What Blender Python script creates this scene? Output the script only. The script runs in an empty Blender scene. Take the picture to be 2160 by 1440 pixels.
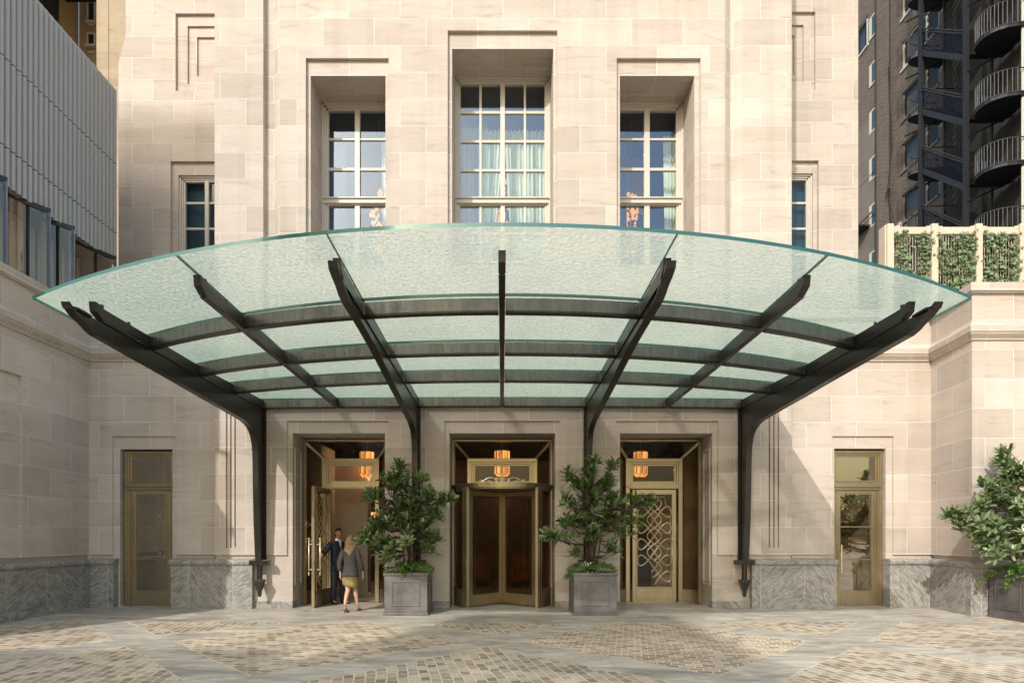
import bpy, bmesh, math, random
from mathutils import Vector, Matrix, noise
R = math.radians
PI = math.pi
scene = bpy.context.scene
COL = scene.collection
random.seed(7)

# ---------------------------------------------------------------- materials
class NT:
    def __init__(s, name):
        s.m = bpy.data.materials.new(name); s.m.use_nodes = True
        s.t = s.m.node_tree; s.t.nodes.clear()
        s.out = s.t.nodes.new('ShaderNodeOutputMaterial')
    def n(s, typ, **kw):
        nd = s.t.nodes.new('ShaderNode' + typ)
        for k, v in kw.items():
            if k == 'ins':
                for a, b in v.items():
                    if isinstance(b, bpy.types.NodeSocket): s.t.links.new(b, nd.inputs[a])
                    else: nd.inputs[a].default_value = b
            else: setattr(nd, k, v)
        return nd
    def l(s, a, b): s.t.links.new(a, b)
    def math(s, op, a, b=0.0, c=None, clamp=False):
        ins = {0: a, 1: b}
        if c is not None: ins[2] = c
        return s.n('Math', operation=op, use_clamp=clamp, ins=ins).outputs[0]
    def mix(s, f, a, b, mode='MIX'):
        nd = s.n('MixRGB', blend_type=mode, ins={0: f, 1: a, 2: b}); return nd.outputs[0]
    def noise(s, vec, scale, detail=4, rough=.55, dist=0):
        return s.n('TexNoise', ins={'Vector': vec, 'Scale': scale, 'Detail': detail, 'Roughness': rough, 'Distortion': dist}).outputs['Fac']
    def ramp(s, f, stops):
        nd = s.n('ValToRGB', ins={0: f}); e = nd.color_ramp.elements
        while len(e) < len(stops): e.new(.5)
        for i, (p, c) in enumerate(stops):
            e[i].position = p; e[i].color = c if len(c) == 4 else (*c, 1)
        return nd.outputs[0]
    def mapv(s, vec, scale=(1,1,1), rot=(0,0,0), loc=(0,0,0)):
        return s.n('Mapping', ins={0: vec, 'Location': loc, 'Rotation': rot, 'Scale': scale}).outputs[0]
    def bump(s, h, dist=.01, strength=1.0):
        return s.n('Bump', ins={'Height': h, 'Distance': dist, 'Strength': strength}).outputs[0]
    def bsdf(s, **ins):
        b = s.n('BsdfPrincipled')
        for k, v in ins.items():
            k = {'color': 'Base Color', 'rough': 'Roughness', 'metal': 'Metallic', 'normal': 'Normal', 'spec': 'Specular IOR Level', 'emit': 'Emission Color', 'estr': 'Emission Strength', 'coat': 'Coat Weight', 'subs': 'Subsurface Weight', 'sheen': 'Sheen Weight'}[k]
            if isinstance(v, bpy.types.NodeSocket): s.l(v, b.inputs[k])
            else: b.inputs[k].default_value = (*v, 1) if isinstance(v, tuple) and len(v) == 3 else v
        s.l(b.outputs[0], s.out.inputs[0]); return b
    def pos(s):
        g = s.n('NewGeometry'); return g.outputs['Position'], g.outputs['True Normal']

def c4(c): return (*c, 1)
def schlick(m, normal=None):
    ins = {'Blend': .5}
    if normal is not None: ins['Normal'] = normal
    f = m.n('LayerWeight', ins=ins).outputs['Facing']
    return m.math('ADD', m.math('MULTIPLY', m.math('POWER', f, 5.0), .95), .045, clamp=True)

def simple(name, col, rough=.5, metal=0, var=.12, scale=6, bump=0, bscale=40, spec=.5, coat=0, local=True, **kw):
    m = NT(name)
    v = m.n('TexCoord').outputs['Object'] if local else m.pos()[0]
    f = m.noise(v, scale, 5, .6)
    a = tuple(min(1, x*(1+var)) for x in col); b = tuple(x*(1-var) for x in col)
    cc = m.ramp(f, [(.3, b), (.7, a)])
    rr = m.n('MapRange', ins={0: m.noise(v, scale*2.3, 3), 1: .3, 2: .7, 3: max(.02, rough-.08), 4: min(1, rough+.1)}).outputs[0]
    ins = dict(color=cc, rough=rr, metal=metal, spec=spec, coat=coat); ins.update(kw)
    if bump: ins['normal'] = m.bump(m.noise(v, bscale, 4), bump)
    m.bsdf(**ins); return m.m

def wall_uv(m):
    p, nrm = m.pos()
    P = m.n('SeparateXYZ', ins={0: p}); N = m.n('SeparateXYZ', ins={0: nrm})
    ax = m.math('GREATER_THAN', m.math('ABSOLUTE', N.outputs[0]), .6)
    az = m.math('GREATER_THAN', m.math('ABSOLUTE', N.outputs[2]), .6)
    u = m.n('Mix', data_type='FLOAT', ins={0: ax, 2: P.outputs[0], 3: P.outputs[1]}).outputs[0]
    v = m.n('Mix', data_type='FLOAT', ins={0: az, 2: P.outputs[2], 3: P.outputs[1]}).outputs[0]
    return p, u, v

def ashlar(name, c1, c2, mortar, bw=1.155, bh=.6, uo=4.02, vo=-.017, ms=.006, streak=.1, rough=.75):
    m = NT(name); p, u, v = wall_uv(m)
    uu = m.math('ADD', u, uo); vv = m.math('ADD', v, vo)
    vec = m.n('CombineXYZ', ins={0: uu, 1: vv, 2: 0.0}).outputs[0]
    br = m.n('TexBrick', offset=.5, ins={'Vector': vec, 'Color1': c4(c1), 'Color2': c4(c2), 'Mortar': c4(mortar), 'Scale': 1.0, 'Mortar Size': ms, 'Mortar Smooth': .3, 'Bias': 0.0, 'Brick Width': bw, 'Row Height': bh})
    # a shift per stone so that the bedding of each block differs
    row = m.math('FLOOR', m.math('DIVIDE', vv, bh))
    half = m.math('MULTIPLY', m.math('MODULO', m.math('ABSOLUTE', row), 2.0), -.5)
    colm = m.math('FLOOR', m.math('ADD', m.math('DIVIDE', uu, bw), m.math('ADD', half, .5)))
    wn = m.n('TexWhiteNoise', noise_dimensions='2D', ins={'Vector': m.n('CombineXYZ', ins={0: colm, 1: row}).outputs[0]})
    off = m.n('VectorMath', operation='SCALE', ins={0: wn.outputs['Color'], 'Scale': 40.0}).outputs[0]
    tilt = m.n('Mapping', ins={0: vec, 'Scale': (.55, 3.6, 1), 'Rotation': (0, 0, .05)}).outputs[0]
    sv = m.n('VectorMath', operation='ADD', ins={0: tilt, 1: off}).outputs[0]
    bed = m.noise(sv, 1.5, 7, .62, 1.2)
    bedc = m.ramp(bed, [(.28, (1-streak*2.2,)*3), (.45, (1,)*3), (.62, (1,)*3), (.8, (1-streak*1.1, 1-streak*1.2, 1-streak*1.35))])
    blot = m.ramp(m.noise(sv, .8, 3), [(.3, (.93, .90, .87)), (.7, (1.04, 1.04, 1.03))])
    vein = m.ramp(m.noise(sv, 2.3, 9, .7, 2.5), [(.0, (1,)*3), (.48, (1,)*3), (.5, (1-streak*1.6,)*3), (.52, (1,)*3), (1, (1,)*3)])
    tone = m.n('MapRange', ins={0: wn.outputs['Value'], 3: .93, 4: 1.05}).outputs[0]
    col = m.mix(1, br.outputs['Color'], bedc, 'MULTIPLY'); col = m.mix(1, col, blot, 'MULTIPLY'); col = m.mix(.8, col, vein, 'MULTIPLY')
    col = m.mix(1, col, tone, 'MULTIPLY')
    # large weathering
    w = m.ramp(m.noise(p, .45, 4), [(.3, (.95, .94, .93)), (.65, (1.02,)*3)])
    col = m.mix(1, col, w, 'MULTIPLY')
    rain = m.ramp(m.noise(m.mapv(p, (2.6, 2.6, .16)), 1.0, 5, .6), [(.34, (.90, .885, .87)), (.52, (1,)*3)])
    col = m.mix(.75, col, rain, 'MULTIPLY')
    col = m.mix(br.outputs['Fac'], col, c4(mortar))
    h = m.math('SUBTRACT', m.math('MULTIPLY', m.noise(vec, 38, 5), .12), m.math('MULTIPLY', br.outputs['Fac'], 1.0))
    m.bsdf(color=col, rough=rough, normal=m.bump(h, .006), spec=.3)
    return m.m

M = {}
M['stone'] = ashlar('limestone_ashlar', (.565, .505, .465), (.495, .435, .392), (.78, .745, .715))
M['stone_side'] = ashlar('limestone_side', (.575, .522, .48), (.51, .455, .41), (.72, .69, .66), uo=.3)
M['stone_smooth'] = ashlar('limestone_trim', (.64, .58, .51), (.60, .535, .46), (.72, .66, .58), bw=2.2, bh=50, vo=9, ms=.004)
M['stone_far'] = ashlar('far_stone', (.40, .33, .24), (.36, .29, .21), (.42, .36, .27), bw=.8, bh=.3, ms=.01)
M['brick'] = ashlar('dark_brick', (.165, .12, .105), (.10, .075, .068), (.21, .18, .16), bw=.42, bh=.125, ms=.02, streak=.22)

def marble():
    m = NT('grey_marble'); p, u, v = wall_uv(m)
    vec = m.n('CombineXYZ', ins={0: u, 1: v}).outputs[0]
    cell = m.math('FLOOR', m.math('DIVIDE', m.math('ADD', u, .12), .98))
    wn = m.n('TexWhiteNoise', noise_dimensions='1D', ins={'W': cell})
    off = m.n('VectorMath', operation='SCALE', ins={0: wn.outputs['Color'], 'Scale': 30.0}).outputs[0]
    ang = m.math('MULTIPLY', m.math('SUBTRACT', m.math('MODULO', m.math('ABSOLUTE', cell), 2.0), .35), m.math('ADD', m.math('MULTIPLY', wn.outputs['Value'], .9), .9))
    rv = m.n('VectorRotate', rotation_type='Z_AXIS', ins={'Vector': vec, 'Angle': ang}).outputs[0]
    sv = m.n('VectorMath', operation='ADD', ins={0: m.mapv(rv, (1, 3.4, 1)), 1: off}).outputs[0]
    n1 = m.noise(sv, 2.0, 9, .66, 2.4); n2 = m.noise(sv, 6.5, 8, .7, 1.2)
    col = m.ramp(n1, [(.28, (.145, .138, .132)), (.46, (.275, .262, .25)), (.58, (.40, .38, .36)), (.75, (.24, .23, .22))])
    veins = m.ramp(n2, [(0, (1,)*3), (.46, (1,)*3), (.5, (.43, .42, .42)), (.53, (1.05,)*3), (1, (1.1,)*3)])
    col = m.mix(.85, col, veins, 'MULTIPLY')
    fr = m.math('FRACT', m.math('DIVIDE', m.math('ADD', u, .12), .98))
    jn = m.math('LESS_THAN', fr, .007)
    col = m.mix(jn, col, (.6, .58, .53, 1))
    m.bsdf(color=col, rough=.42, spec=.4, normal=m.bump(n2, .0015)); return m.m
M['marble'] = marble()

def paving():
    m = NT('courtyard_paving'); p, _ = m.pos()
    P = m.n('SeparateXYZ', ins={0: p}); X, Y = P.outputs[0], P.outputs[1]
    warp = m.math('MULTIPLY', m.math('SUBTRACT', m.noise(m.mapv(p, (.35, .35, .35)), 1, 2), .5), .6)
    L = 5.37; hw = .31/L
    def band(expr, c0):
        t = m.math('DIVIDE', m.math('SUBTRACT', m.math('ADD', expr, warp), c0), L)
        fr = m.math('FRACT', m.math('ADD', t, .5)); d = m.math('ABSOLUTE', m.math('SUBTRACT', fr, .5))
        return m.math('FLOOR', t), d
    a = m.math('SUBTRACT', X, Y); b = m.math('ADD', X, Y)
    ia, da = band(a, -1.5); ib, db = band(b, -9.6)
    dd = m.math('MINIMUM', da, db)
    isband = m.math('LESS_THAN', dd, hw*1.42)
    edge = m.math('LESS_THAN', m.math('ABSOLUTE', m.math('SUBTRACT', dd, hw*1.42)), .0022)
    curve = m.math('MULTIPLY', m.math('MULTIPLY', X, X), .006)
    apron = m.math('GREATER_THAN', m.math('SUBTRACT', m.math('ADD', Y, m.math('MULTIPLY', warp, .5)), curve), -2.25)
    # the smooth stone: long flags with cloudy streaks
    sv = m.mapv(p, (.5, 1.6, 1), (0, 0, .2))
    n1 = m.noise(sv, 1.6, 8, .62, 1.8); n2 = m.noise(sv, 7, 6, .65, 1.0)
    flag = m.ramp(n1, [(.25, (.22, .20, .175)), (.45, (.42, .385, .335)), (.62, (.62, .57, .495)), (.8, (.40, .365, .32))])
    flag = m.mix(.6, flag, m.ramp(n2, [(.35, (.72,)*3), (.55, (1.06,)*3)]), 'MULTIPLY')
    fj = m.n('TexBrick', ins={'Vector': m.mapv(p, (1, 1, 1), loc=(.3, .1, 0)), 'Color1': (1,1,1,1), 'Color2': (.86,.86,.87,1), 'Mortar': (.7,.68,.62,1), 'Scale': 1.0, 'Mortar Size': .006, 'Brick Width': 1.7, 'Row Height': .82})
    flag = m.mix(1, flag, fj.outputs['Color'], 'MULTIPLY')
    # setts, laid a different way in each field
    par = m.math('MODULO', m.math('ADD', m.math('ABSOLUTE', ia), m.math('MULTIPLY', m.math('ABSOLUTE', ib), 1.0)), 2.0)
    ang = m.math('ADD', m.math('MULTIPLY', par, 1.15), .22)
    wv = m.n('TexNoise', ins={'Vector': p, 'Scale': 5.0, 'Detail': 2})
    wob = m.n('VectorMath', operation='SCALE', ins={0: m.n('VectorMath', operation='SUBTRACT', ins={0: wv.outputs['Color'], 1: (.5, .5, .5)}).outputs[0], 'Scale': .045}).outputs[0]
    pp = m.n('VectorMath', operation='ADD', ins={0: p, 1: wob}).outputs[0]
    rv = m.n('VectorRotate', rotation_type='Z_AXIS', ins={'Vector': pp, 'Angle': ang}).outputs[0]
    br = m.n('TexBrick', offset=.5, ins={'Vector': rv, 'Color1': (.58, .50, .42, 1), 'Color2': (.20, .16, .125, 1), 'Mortar': (.78, .68, .52, 1), 'Scale': 1.0, 'Mortar Size': .010, 'Mortar Smooth': .3, 'Bias': -.12, 'Brick Width': .18, 'Row Height': .122})
    pink = m.ramp(m.noise(p, .55, 3), [(.35, (.80, .80, .80)), (.65, (1.12, 1.08, 1.03))])
    sett = m.mix(1, br.outputs['Color'], pink, 'MULTIPLY')
    sett = m.mix(.5, sett, m.ramp(m.noise(p, 22, 5), [(.3, (.75,)*3), (.7, (1.15,)*3)]), 'MULTIPLY')
    sm = m.math('MAXIMUM', isband, apron)
    col = m.mix(sm, sett, flag)
    e2 = m.math('MULTIPLY', edge, m.math('SUBTRACT', 1.0, apron))
    col = m.mix(e2, col, (.62, .55, .42, 1))
    grime = m.ramp(m.noise(p, .9, 5), [(.3, (.86, .85, .83)), (.6, (1.03,)*3)])
    col = m.mix(1, col, grime, 'MULTIPLY')
    hs = m.math('SUBTRACT', m.math('ADD', m.math('MULTIPLY', m.noise(p, 9, 3), .55), m.math('MULTIPLY', m.noise(p, 60, 3), .1)), m.math('MULTIPLY', br.outputs['Fac'], .9))
    hf = m.math('ADD', m.math('MULTIPLY', n2, .15), .2)
    h = m.n('Mix', data_type='FLOAT', ins={0: sm, 2: hs, 3: hf}).outputs[0]
    rg = m.n('Mix', data_type='FLOAT', ins={0: sm, 2: .62, 3: .5}).outputs[0]
    m.bsdf(color=col, rough=rg, normal=m.bump(h, .028), spec=.4); return m.m
M['paving'] = paving()

def canopy_glass(name, under):
    m = NT(name); p, _ = m.pos()
    vo = m.n('TexVoronoi', feature='SMOOTH_F1', ins={'Vector': p, 'Scale': 17.0, 'Smoothness': .6}).outputs['Distance']
    nz = m.noise(p, 30, 3, .5, .5)
    h = m.math('ADD', m.math('MULTIPLY', vo, .7), m.math('MULTIPLY', nz, .8))
    nr = m.bump(h, .014, 1.0)
    lw = m.n('LayerWeight', ins={'Blend': .5}).outputs['Facing']
    cc = m.ramp(lw, [(.2, (.73, .69, .61)), (.5, (.64, .64, .57)), (.85, (.36, .55, .48))])
    cc = m.mix(1, cc, m.ramp(m.noise(p, .8, 3), [(.3, (.9, .93, .92)), (.7, (1.05, 1.03, 1.0))]), 'MULTIPLY')
    crin = m.ramp(nz, [(.32, (.62, .67, .65)), (.47, (.93, .95, .94)), (.56, (1, 1, 1)), (.68, (1.2,)*3)])
    cc = m.mix(.45, cc, crin, 'MULTIPLY')
    tr = m.n('BsdfTranslucent', ins={'Color': cc, 'Normal': nr})
    df = m.n('BsdfDiffuse', ins={'Color': cc, 'Normal': nr})
    gl = m.n('BsdfGlossy', ins={'Color': (.9, .95, .93, 1), 'Roughness': .12, 'Normal': nr})
    tp = m.n('BsdfTransparent', ins={'Color': (.95, .95, .90, 1)})
    a = m.n('MixShader', ins={0: .08, 1: tr.outputs[0], 2: df.outputs[0]}).outputs[0]
    b = m.n('MixShader', ins={0: .21, 1: a, 2: tp.outputs[0]}).outputs[0]
    fr = schlick(m, nr)
    if under:
        b = m.n('BsdfTransparent', ins={'Color': (.97, .99, .98, 1)}).outputs[0]
    c = m.n('MixShader', ins={0: m.math('MULTIPLY', fr, .8 if under else .4, clamp=True), 1: b, 2: gl.outputs[0]}).outputs[0]
    m.l(c, m.out.inputs[0]); return m.m
M['canopy_glass'] = canopy_glass('cast_glass', False); M['canopy_under'] = canopy_glass('cast_glass_underside', True)
def glass_edge():
    m = NT('green_glass_edge')
    a = m.n('BsdfTranslucent', ins={'Color': (.005, .10, .08, 1)}); b = m.n('BsdfDiffuse', ins={'Color': (.01, .10, .08, 1)})
    g = m.n('BsdfGlossy', ins={'Roughness': .1, 'Color': (.7, .95, .88, 1)})
    x = m.n('MixShader', ins={0: .5, 1: a.outputs[0], 2: b.outputs[0]}).outputs[0]
    y = m.n('MixShader', ins={0: .16, 1: x, 2: g.outputs[0]}).outputs[0]
    m.l(y, m.out.inputs[0]); return m.m
M['glass_edge'] = glass_edge()

def pane(name, tint, refl=.32, wav=.002, rough=.02, rc=(1,1,1), fk=1.2):
    m = NT(name); p, _ = m.pos()
    nr = m.bump(m.noise(m.mapv(p, (1, 1, .6)), 1.3, 2), wav, 1)
    tp = m.n('BsdfTransparent', ins={'Color': c4(tint)})
    gl = m.n('BsdfGlossy', ins={'Roughness': rough, 'Color': c4(rc), 'Normal': nr})
    fr = schlick(m)
    f = m.math('ADD', m.math('MULTIPLY', fr, fk), refl, clamp=True)
    m.l(m.n('MixShader', ins={0: f, 1: tp.outputs[0], 2: gl.outputs[0]}).outputs[0], m.out.inputs[0]); return m.m
M['window_glass'] = pane('window_glass', (.90, .95, .95), .11, rc=(.58, .74, 1))
M['window_dark'] = pane('window_glass_dark', (.6, .75, .8), .02, fk=.5)
M['door_glass'] = pane('door_glass', (.80, .74, .64), 0.0, fk=.7)
M['side_glass'] = pane('side_door_glass', (.75, .7, .6), .30, rc=(1, .92, .82))
M['bay_glass'] = pane('bay_glass', (.86, .80, .72), .07, .01, rc=(1, .92, .84))
M['far_glass'] = pane('far_glass', (.55, .53, .50), .0, .01, fk=.6)

def metal(name, col, rough, streaky=.12, metalness=.9, spec=.5):
    m = NT(name); v = m.n('TexCoord').outputs['Object']
    f = m.noise(m.mapv(v, (14, 14, 1.2)), 1.0, 4); g = m.noise(v, 2.2, 4)
    ff = m.math('ADD', m.math('MULTIPLY', f, .5), m.math('MULTIPLY', g, .5))
    cc = m.ramp(ff, [(.3, tuple(x*(1-streaky) for x in col)), (.7, tuple(min(1, x*(1+streaky)) for x in col))])
    rr = m.n('MapRange', ins={0: ff, 1: .3, 2: .7, 3: rough*.75, 4: rough*1.3}).outputs[0]
    m.bsdf(color=cc, rough=rr, metal=metalness, spec=spec, normal=m.bump(m.noise(v, 30, 3), .0008)); return m.m
M['bronze'] = metal('bronze', (.38, .315, .21), .34)
M['brass'] = metal('polished_brass', (.74, .62, .43), .34, .08, .55)
M['black'] = metal('blackened_steel', (.05, .046, .042), .34, .25, .75)
M['bar'] = metal('dark_bar_steel', (.17, .165, .15), .27, .3, .8)
M['cladding'] = metal('zinc_cladding', (.40, .395, .40), .5, .08, .35)
M['planter'] = simple('lead_planter', (.150, .14, .145), .44, .35, .38, 2.2, .002, 25)
M['frame'] = simple('window_paint', (.56, .52, .465), .4, 0, .05, 4)
M['trellis'] = simple('trellis_paint', (.55, .47, .375), .5, 0, .06, 4)
M['soil'] = simple('soil', (.04, .028, .02), .95, 0, .3, 12, .02, 30)
M['curtain'] = simple('pale_green_curtain', (.70, .74, .56), .8, 0, .08, 9)
M['curtain_blue'] = simple('blue_curtain', (.12, .19, .34), .8, 0, .15, 9)
M['sheer'] = simple('white_sheer', (.55, .56, .52), .85, 0, .08, 5)
M['room'] = simple('room_wall', (.20, .21, .19), .8, 0, .1, 1)
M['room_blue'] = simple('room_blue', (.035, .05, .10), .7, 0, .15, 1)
M['room_orange'] = simple('orange_hanging', (.50, .22, .07), .7, 0, .15, 2)
M['lobby'] = simple('lobby_panelling', (.16, .10, .065), .35, 0, .25, 1.5)
M['lobby_stone'] = simple('lobby_stone', (.55, .46, .36), .55, 0, .1, 1.5)
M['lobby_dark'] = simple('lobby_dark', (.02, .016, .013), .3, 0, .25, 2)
M['blue_dark'] = simple('dark_blind', (.03, .075, .105), .6, 0, .15, 2)
M['far_wall'] = simple('ochre_render', (.36, .27, .165), .8, 0, .1, .4, local=False)
M['far_grey'] = simple('grey_render', (.17, .145, .13), .85, 0, .14, .5, .01, 12, local=False)
M['iron'] = simple('fire_escape_iron', (.005, .006, .010), .6, 0, .25, 4)
M['iron_light'] = simple('grey_rail_iron', (.055, .057, .065), .5, .2, .15, 4)
M['dark_shade'] = simple('dark_shade_render', (.032, .028, .026), .9, 0, .5, .35, .02, 6, local=False)  # wall shade put into a near-black colour; the cables borrow it
M['dark'] = simple('dark_void', (.012, .012, .014), .8, 0, .2, 1)
M['orange_seat'] = simple('orange_upholstery', (.28, .12, .055), .7, 0, .1, 8)
M['blue_edge'] = simple('polished_glass_edge', (.42, .52, .72), .12, .7, .1, 2)

def mesh_screen():
    m = NT('wire_mesh'); p, _ = m.pos()
    d = m.n('BsdfDiffuse', ins={'Color': (.012, .014, .026, 1)}); t = m.n('BsdfTransparent')
    S = m.n('SeparateXYZ', ins={0: p})
    a = m.math('FRACT', m.math('MULTIPLY', m.math('ADD', S.outputs[1], S.outputs[2]), 9.0)); b = m.math('FRACT', m.math('MULTIPLY', m.math('SUBTRACT', S.outputs[1], S.outputs[2]), 9.0))
    f = m.math('GREATER_THAN', m.math('MINIMUM', a, b), .42)
    m.l(m.n('MixShader', ins={0: f, 1: d.outputs[0], 2: t.outputs[0]}).outputs[0], m.out.inputs[0]); return m.m
M['screen'] = mesh_screen()

def glow(name, col, strength, var=.5, scale=8):
    m = NT(name); v = m.n('TexCoord').outputs['Object']
    f = m.noise(m.mapv(v, (3, 3, .6)), scale, 3)
    cc = m.ramp(f, [(.38, tuple(x*(1-var) for x in col)), (.62, col)])
    m.bsdf(color=tuple(x*.5 for x in col), rough=.3, emit=cc, estr=strength); return m.m
M['lamp'] = glow('amber_lamp_glass', (1, .40, .11), 1.25, .72, 3)
M['bead'] = glow('amber_beads', (1, .40, .06), .9, .7, 20)
M['cove'] = glow('cove_light', (1, .62, .26), 1.0, .2)
M['spot'] = glow('spot_lamp', (1, .7, .35), 5, .1)

def leafmat(name, dark, light, rough=.32, back=(.17, .22, .12)):
    m = NT(name); g = m.n('NewGeometry')
    cc = m.ramp(g.outputs['Random Per Island'], [(0, dark), (.5, tuple((a+b)/2 for a, b in zip(dark, light))), (1, light)])
    cc = m.mix(g.outputs['Backfacing'], cc, c4(back))
    b = m.n('BsdfPrincipled', ins={'Base Color': cc, 'Roughness': rough, 'Specular IOR Level': .55})
    t = m.n('BsdfTranslucent', ins={'Color': m.mix(1, cc, (1.6, 2.0, .7, 1), 'MULTIPLY')})
    m.l(m.n('MixShader', ins={0: .22, 1: b.outputs[0], 2: t.outputs[0]}).outputs[0], m.out.inputs[0]); return m.m
M['leaf'] = leafmat('shrub_leaf', (.045, .085, .03), (.17, .25, .095), .25, (.22, .27, .15))
M['under'] = leafmat('ground_leaf', (.12, .27, .03), (.28, .50, .09), .45, (.12, .2, .06))
M['ivy'] = leafmat('ivy_leaf', (.03, .065, .015), (.17, .22, .055), .4)
M['bark'] = simple('shrub_bark', (.075, .048, .035), .8, 0, .25, 10, .004, 60)
M['flower'] = simple('pale_petals', (.7, .66, .74), .6, 0, .1, 20)

# people
M['skin_m'] = simple('skin_tan', (.46, .27, .18), .5, 0, .08, 8, subs=.05)
M['skin_w'] = simple('skin_light', (.60, .36, .25), .5, 0, .06, 8, subs=.05)
M['navy'] = simple('navy_wool', (.014, .018, .034), .75, 0, .2, 10, .002, 60)
M['greysuit'] = simple('grey_wool', (.105, .095, .105), .8, 0, .12, 12, .002, 80)
M['olive'] = simple('olive_silk', (.30, .235, .085), .38, 0, .25, 9)
M['shirt'] = simple('white_shirt', (.72, .74, .76), .7)
M['tie'] = simple('dark_tie', (.03, .035, .05), .5)
M['hair_d'] = simple('black_hair', (.012, .009, .008), .4, 0, .3, 40)
def hairmat():
    m = NT('blond_hair'); v = m.n('TexCoord').outputs['Object']
    f = m.noise(m.mapv(v, (60, 60, 6)), 1, 4)
    z = m.n('SeparateXYZ', ins={0: v}).outputs[2]
    zz = m.n('MapRange', ins={0: z, 1: 1.62, 2: 1.25, 3: 0.0, 4: .35}).outputs[0]
    cc = m.ramp(m.math('ADD', f, zz), [(.35, (.12, .07, .035)), (.6, (.34, .22, .12)), (.95, (.66, .50, .32))])
    m.bsdf(color=cc, rough=.42, normal=m.bump(f, .006)); return m.m
M['hair_b'] = hairmat()
M['shoe'] = simple('black_leather', (.012, .011, .011), .2)
M['sandal'] = simple('brown_leather', (.20, .09, .05), .4)
M['eye'] = simple('eye_dark', (.02, .015, .01), .2)
M['lip'] = simple('lip', (.38, .15, .12), .5)

# ---------------------------------------------------------------- mesh builder
class MB:
    def __init__(s): s.v = []; s.f = []; s.m = []
    def q(s, pts, m=0):
        i = len(s.v); s.v += [tuple(p) for p in pts]; s.f.append(tuple(range(i, i+len(pts)))); s.m.append(m)
    def box(s, x0, x1, y0, y1, z0, z1, m=0):
        if x0 > x1: x0, x1 = x1, x0
        if y0 > y1: y0, y1 = y1, y0
        i = len(s.v)
        s.v += [(x0,y0,z0),(x1,y0,z0),(x1,y1,z0),(x0,y1,z0),(x0,y0,z1),(x1,y0,z1),(x1,y1,z1),(x0,y1,z1)]
        for f in ((0,3,2,1),(4,5,6,7),(0,1,5,4),(1,2,6,5),(2,3,7,6),(3,0,4,7)): s.f.append(tuple(i+k for k in f)); s.m.append(m)
        return s
    def prism(s, poly, a0, a1, axis='x', m=0):
        n = len(poly); i = len(s.v)
        for a in (a0, a1):
            for (p, q) in poly: s.v.append({'x': (a, p, q), 'y': (p, a, q), 'z': (p, q, a)}[axis])
        s.f.append(tuple(i+k for k in range(n))[::-1]); s.f.append(tuple(i+n+k for k in range(n))); s.m += [m, m]
        for k in range(n):
            j = (k+1) % n; s.f.append((i+k, i+j, i+n+j, i+n+k)); s.m.append(m)
        return s
    def ring_tube(s, rings, cap=True, m=0, closed=False):
        i = len(s.v); n = len(rings[0])
        for r in rings: s.v += [tuple(p) for p in r]
        k = len(rings)
        for a in range(k if closed else k-1):
            b = (a+1) % k
            for c in range(n):
                d = (c+1) % n; s.f.append((i+a*n+c, i+a*n+d, i+b*n+d, i+b*n+c)); s.m.append(m)
        if cap and not closed:
            s.f.append(tuple(i+c for c in range(n))[::-1]); s.f.append(tuple(i+(k-1)*n+c for c in range(n))); s.m += [m, m]
        return s
    def tube(s, pts, r, n=6, m=0, closed=False, up=(0,0,1), sx=1, sy=1):
        pts = [Vector(p) for p in pts]; rings = []; k = len(pts)
        for j, p in enumerate(pts):
            if closed: d = pts[(j+1) % k]-pts[j-1]
            else: d = pts[min(j+1, k-1)]-pts[max(j-1, 0)]
            if d.length < 1e-9: d = Vector((0,0,1))
            d.normalize(); u = Vector(up)
            if abs(d.dot(u)) > .97: u = Vector((1,0,0)) if abs(d.x) < .9 else Vector((0,1,0))
            a = d.cross(u).normalized(); b = a.cross(d).normalized()
            rr = r[j] if isinstance(r, (list, tuple)) else r
            rings.append([p + a*math.cos(t*2*PI/n)*rr*sx + b*math.sin(t*2*PI/n)*rr*sy for t in range(n)])
        return s.ring_tube(rings, True, m, closed)
    def lathe(s, prof, cx=0, cy=0, n=20, m=0):
        rings = [[(cx+r*math.cos(t*2*PI/n), cy+r*math.sin(t*2*PI/n), z) for t in range(n)] for r, z in prof]
        return s.ring_tube(rings, True, m)
    def build(s, name, mats, parent=None, smooth=False, bevel=0, loc=None, fixn=True):
        me = bpy.data.meshes.new(name)
        me.from_pydata(s.v, [], s.f)
        mats = mats if isinstance(mats, (list, tuple)) else [mats]
        for x in mats: me.materials.append(M[x])
        me.polygons.foreach_set('material_index', s.m)
        if fixn or bevel:
            bm = bmesh.new(); bm.from_mesh(me)
            bmesh.ops.recalc_face_normals(bm, faces=bm.faces)
            bm.to_mesh(me); bm.free()
        if smooth: me.polygons.foreach_set('use_smooth', [True]*len(me.polygons))
        me.update()
        o = bpy.data.objects.new(name, me); COL.objects.link(o)
        if parent: o.parent = parent
        if loc: o.location = loc
        if bevel:
            b = o.modifiers.new('bevel', 'BEVEL'); b.width = bevel; b.segments = 2; b.limit_method = 'ANGLE'; b.angle_limit = R(40)
        return o

def tag(o, label, cat, group=None, kind=None):
    if label: o['label'] = label
    if cat: o['category'] = cat
    if group: o['group'] = group
    if kind: o['kind'] = kind
    return o
def empty(name, loc, label, cat, group=None, rz=0):
    o = bpy.data.objects.new(name, None); COL.objects.link(o); o.location = loc; o.rotation_euler = (0, 0, rz)
    o.empty_display_size = .2
    return tag(o, label, cat, group)
def kids(o): return [c for c in bpy.data.objects if c.parent == o]
def copy_tree(o, parent=None, top=True):
    c = o.copy(); COL.objects.link(c)
    if parent: c.parent = parent
    for ch in kids(o): copy_tree(ch, c, False)
    return c

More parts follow.
